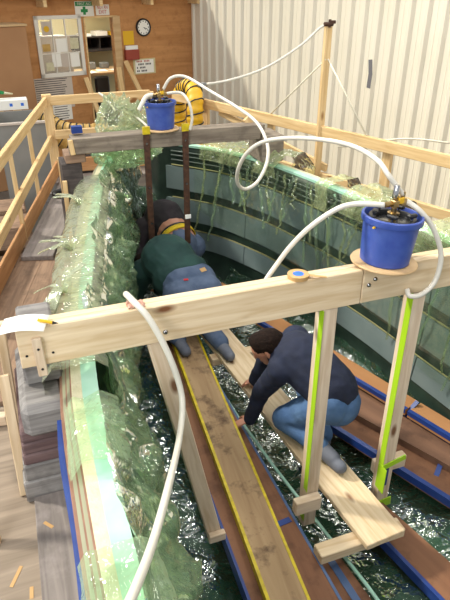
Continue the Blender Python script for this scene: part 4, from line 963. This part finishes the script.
# posters, signs
def poster(name, h0, h1, z0, z1, label, rows, mat='greypaper', cols=1, o=.006):
    t = bbox(name, h0, h1, z0, z1, 0, o, mat, None, 0); tag(t, label, 'sign')
    for i in range(rows):
        z = z1 - (z1-z0)*(i+.8)/(rows+.6); w_ = random.Random(i*3+int(h0*10)).uniform(.75, 1)*(h1-h0)*.86
        hl = h1 - .07*(h1-h0)
        bbox('text_line', hl-w_, hl, z-.006, z+.006, o, o+.001, 'ink', t, 0)
    return t
poster('notice_board', 2.63, 3.38, 1.12, 1.66, 'large pale notice sheet below the office window', 14)
poster('notice_board', 2.70, 3.06, .90, 1.30, 'smaller white notice overlapping the large sheet below the window', 9, 'paper', o=.010)
fa = thing('first_aid_sign', bw(2.25, 2.75, 0), 'white and green first aid sign above the office window', 'sign')
bbox('sign_board', 2.07, 2.42, 2.63, 2.87, 0, .008, 'white', fa, 0); bbox('green_band', 2.08, 2.41, 2.795, 2.862, .008, .010, 'green', fa, 0)
bbox('green_cross', 2.225, 2.275, 2.655, 2.785, .008, .010, 'green', fa, 0); bbox('green_cross', 2.185, 2.315, 2.695, 2.745, .008, .0105, 'green', fa, 0)
text('FIRST AID', .06, 'white', WB(2.245, 2.828, .0115), fa, width=.26)
ne = thing('exit_sign', bw(1.9, 2.7, 0), 'small white sign with red NOT AN EXIT lettering above the door', 'sign')
bbox('sign_board', 1.77, 2.03, 2.64, 2.81, 0, .008, 'white', ne, 0)
text('NOT AN', .085, 'red', WB(1.90, 2.765, .009), ne, width=.2); text('EXIT', .085, 'red', WB(1.90, 2.69, .009), ne, width=.15)
ck = thing('wall_clock', bw(1.1, 2.41, 0), 'round black-rimmed clock with white face on the brown wall', 'clock')
lathe('rim', [(0, .0), (.155, 0), (.155, .035), (.145, .045), (.13, .04), (.128, .02), (0, .02)], 'black', ck, 40, axis_mtx(bw(1.10, 2.41, 0), WF))
lathe('face', [(0, .022), (.129, .022), (.129, .0205), (0, .0205)], 'paper', ck, 40, axis_mtx(bw(1.10, 2.41, 0), WF))
for k in range(12):
    a = 2*PI*k/12; bbox('hour_mark', 1.10+.105*math.sin(a)-.007, 1.10+.105*math.sin(a)+.007, 2.41+.105*math.cos(a)-.012, 2.41+.105*math.cos(a)+.012, .022, .024, 'ink', ck, 0)
for ang, ln in ((PI*.72, .062), (PI*.62, .09)):   # hands
    p = bw(1.10, 2.41, .026); e = bw(1.10-ln*math.sin(ang), 2.41+ln*math.cos(ang), .026); ribbon('hand', [p, e], .008, .002, 'black', ck, side=None if False else (e-p).cross(WF))
tag(bbox('yellow_notice', 1.31, 1.53, 2.12, 2.36, 0, .006, 'yellowpaper', None, 0), 'yellow notice pinned left of the clock', 'sign')
rb = thing('red_box', bw(1.4, 2, 0), 'red wall box with white papers below the yellow notice', 'box')
bbox('box_body', 1.26, 1.54, 1.86, 2.04, 0, .10, 'redbox', rb, .006); bbox('papers', 1.27, 1.52, 2.0, 2.11, .03, .07, 'paper', rb, 0)
sg_ = thing('wall_sign', bw(1.1, 1.7, 0), 'white sign with red and dark hand lettering beside the door', 'sign')
bbox('sign_board', .88, 1.36, 1.58, 1.86, 0, .01, 'wallcream', sg_, 0); bbox('sign_sheet', .92, 1.32, 1.60, 1.84, .01, .012, 'paper', sg_, 0)
for i, (zt, w_, m_) in enumerate(((1.815, .34, 'fadedred'), (1.76, .34, 'ink'), (1.70, .2, 'ink'), (1.64, .24, 'ink'))):
    n_ = int(w_/.032)
    for k in range(n_):
        if (k*7+i*3) % 5 == 3: continue
        bbox('lettering', 1.29-.032*k-.022, 1.29-.032*k, zt-.016, zt+.016, .012, .013, m_, sg_, 0)
# leaning timbers
for a, b, lb in (((2.40, 1.62, .1), (2.20, .3, .7), 'pine board leaning below the left of the doorway'), ((1.56, 1.85, .08), (1.10, .3, .9), 'long pine board leaning on the wall right of the doorway'), ((1.72, 1.75, .1), (1.74, .3, .35), 'steep pine board leaning beside the door jamb')):
    tag(plank('leaning_board', bw(*a), bw(b[0], 0, b[2]+.12), .09, .04, 'rail', None, up=WF), lb, 'board')
# left background
ct = tag(box('tall_cabinet', bw(4.22, 1.28, .45), (1.3, .6, 2.56), 'carton', None, .01, RB_), 'tall brown board cabinet with pale top at the far left', 'cabinet')
box('top_board', bw(4.22, 2.575, .45), (1.34, .64, .03), 'lightply', ct, .003, RB_)
tb = thing('workbench', (-1.2, 9.2, 0), 'pale timber workbench behind the left railing', 'bench')
plank('bench_top', (-2.4, 9.2, 1.42), (-.8, 9.25, 1.42), .7, .05, 'rail', tb)
for x, y in ((-2.3, 8.95), (-.9, 8.95), (-2.3, 9.45), (-.9, 9.5)): plank('leg', (x, y, 0), (x, y, 1.395), .08, .08, 'rail', tb, up=V((0, 1, 0)))
for i, x in enumerate((-1.22, -.98)):
    bm = bmesh.new(); a = [bm.verts.new((x+dx, 8.98+dy, 1.445+dz)) for dy in (0, .04) for dx, dz in ((-.12, 0), (.12, 0), (.05, .15), (-.05, .15))]
    for q in ((0, 1, 2, 3), (7, 6, 5, 4), (0, 4, 5, 1), (1, 5, 6, 2), (2, 6, 7, 3), (3, 7, 4, 0)): bm.faces.new([a[k] for k in q])
    tag(link('wood_gusset', fin(bm), 'rail'), 'wooden wedge block on the workbench, %s' % ('left' if i == 0 else 'right'), 'block')
wbx = tag(box('long_carton', (-1.1, 9.06, 1.662), (.55, .25, .13), 'paper', None, .004), 'long white carton with blue marks on the wooden wedges', 'box')
for x in (-1.25, -1.05, -.9): box('blue_mark', (x, 8.934, 1.667), (.04, .002, .04), 'bluecore', wbx, 0)
gt = thing('green_tool', (-1.25, 9.15, 1.78), 'green handled object lying on the long white carton', 'tool')
tube('handle', crom([(-1.45, 9.1, 1.80), (-1.3, 9.12, 1.83), (-1.12, 9.15, 1.80)], 6), lambda u: .03*(1-.6*u)+.01, 'green', gt)
tube('blade', [(-1.12, 9.15, 1.80), (-1.0, 9.16, 1.78)], lambda u: .018*(1-.5*u), 'cream', gt)
gb = thing('grey_bin', (-.95, 7.75, 0), 'open grey sheet bin behind the left railing', 'bin')
for c, s in (((-.95, 7.5, .85), (.62, .02, 1.7)), ((-.95, 8.3, .85), (.62, .02, 1.7)), ((-1.26, 7.9, .85), (.02, .8, 1.7)), ((-.64, 7.9, .85), (.02, .8, 1.7)), ((-.95, 7.9, 1.3), (.6, .78, .02))): box('panel', c, s, 'greybin', gb, .003)
for a, b in (((-1.27, 7.49, 1.7), (-.63, 7.49, 1.7)), ((-1.27, 7.49, 1.7), (-1.27, 8.31, 1.7)), ((-.63, 7.49, 1.7), (-.63, 8.31, 1.7))): plank('rim', a, b, .04, .03, 'greypaper', gb)
for i, (x, y) in enumerate(((-1.32, 6.6), (-1.30, 6.05))):
    cr = thing('wooden_crate', (x, y, 0), 'brown wooden crate outside the left railing, %s' % ('beside the grey bin' if i == 0 else 'nearer the camera'), 'crate')
    for k in range(4): box('slat', (x, y-.2, .10+.265*k), (.4, .02, .2), 'plank', cr); box('slat', (x, y+.2, .10+.265*k), (.4, .02, .2), 'plank', cr)
    for k in range(4): box('slat', (x-.2, y, .10+.265*k), (.02, .4, .2), 'plank', cr); box('slat', (x+.2, y, .10+.265*k), (.02, .4, .2), 'plank', cr)
    box('lid', (x, y, 1.005), (.4, .4, .02), 'plank', cr)

# ------------------------------------------------------------------ light
w = bpy.data.worlds.new('world'); scene.world = w; w.use_nodes = True
w.node_tree.nodes['Background'].inputs[0].default_value = (.92, .96, 1.0, 1); w.node_tree.nodes['Background'].inputs[1].default_value = .6
def area(name, loc, tgt, sx_, sy_, e, c):
    l = bpy.data.lights.new(name, 'AREA'); l.shape = 'RECTANGLE'; l.size = sx_; l.size_y = sy_; l.energy = e; l.color = c
    o = bpy.data.objects.new(name, l); COL.objects.link(o); o.location = loc; o.rotation_euler = (V(tgt)-V(loc)).to_track_quat('-Z', 'Y').to_euler(); return o
sun = bpy.data.lights.new('sun', 'SUN'); sun.energy = 3.5; sun.angle = math.radians(5); sun.color = (1, .95, .84)
so = bpy.data.objects.new('sun', sun); COL.objects.link(so)
sd = (WF*1.0 + V((0, 0, -1.08)) - WL*.75).normalized(); so.rotation_euler = sd.to_track_quat('-Z', 'Y').to_euler(); so.location = (0, 8, 8)
for lx, ly in ((-1.6, .6), (1.0, .9), (-1.2, 3.2), (1.6, 3.6), (-.6, 6.0), (2.0, 6.4)):
    area('overhead_glint_light', (lx, ly, 5.2), (lx*.7, ly+.1, 0), 1.5, .22, 36, (1, .97, .92))  # unseen overhead strips, added so the film folds catch glints
area('left_wall_fill', (-4.5, -1.5, 4.2), (.5, 4, 1.2), 2.5, 2.5, 210, (.96, .98, 1))  # unseen soft light from behind left, added to brighten the right wall
ol = area('office_lamp', bw(2.2, 2.9, -1.1), bw(2.2, 0, -1.1), 1.5, .6, 55, (1, .96, .8))

GR = {'walkway_plank': 'planks of the left walkway', 'stringer_board': 'brown boards in the hull bottom', 'strut': 'struts under the near beam', 'vacuum_pail': 'blue vacuum pails', 'vacuum_hose': 'clear vacuum hoses',
      'bagging_film': 'green bagging film in the hull', 'guy_cord': 'cords from the tall post', 'hanger_bar': 'rusty bars on the far beam', 'leaning_board': 'boards leaning on the back wall', 'stake': 'pine stakes beside the block stacks', 'trestle': 'trestles under the walkway',
      'railing': 'timber railings around the hull', 'cross_beam': 'beams across the hull', 'wooden_crate': 'crates outside the railing', 'notice_board': 'notices below the window', 'crosspiece': 'crosspieces under the pine plank', 'wood_gusset': 'wedges on the workbench', 'air_duct': 'ribbed air ducts', 'tape_scrap': 'tape scraps', 'person': 'people working in the hull', 'fence_batten': 'loose battens on the walkway', 'desk_phone': 'machines on the office desk'}
for o in scene.objects:
    k = o.name.split('.')[0]
    if o.parent is None and 'group' not in o:
        if k in GR: o['group'] = GR[k]
        elif k == 'timber_block': o['group'] = 'blocks of the near stack' if o.location.y < 3 else 'blocks of the far stack'
vs = scene.view_settings; vs.view_transform = 'Standard'; vs.look = 'None'; vs.gamma = 1; vs.use_curve_mapping = False; vs.exposure = 0
scene.cycles.transparent_max_bounces = 24
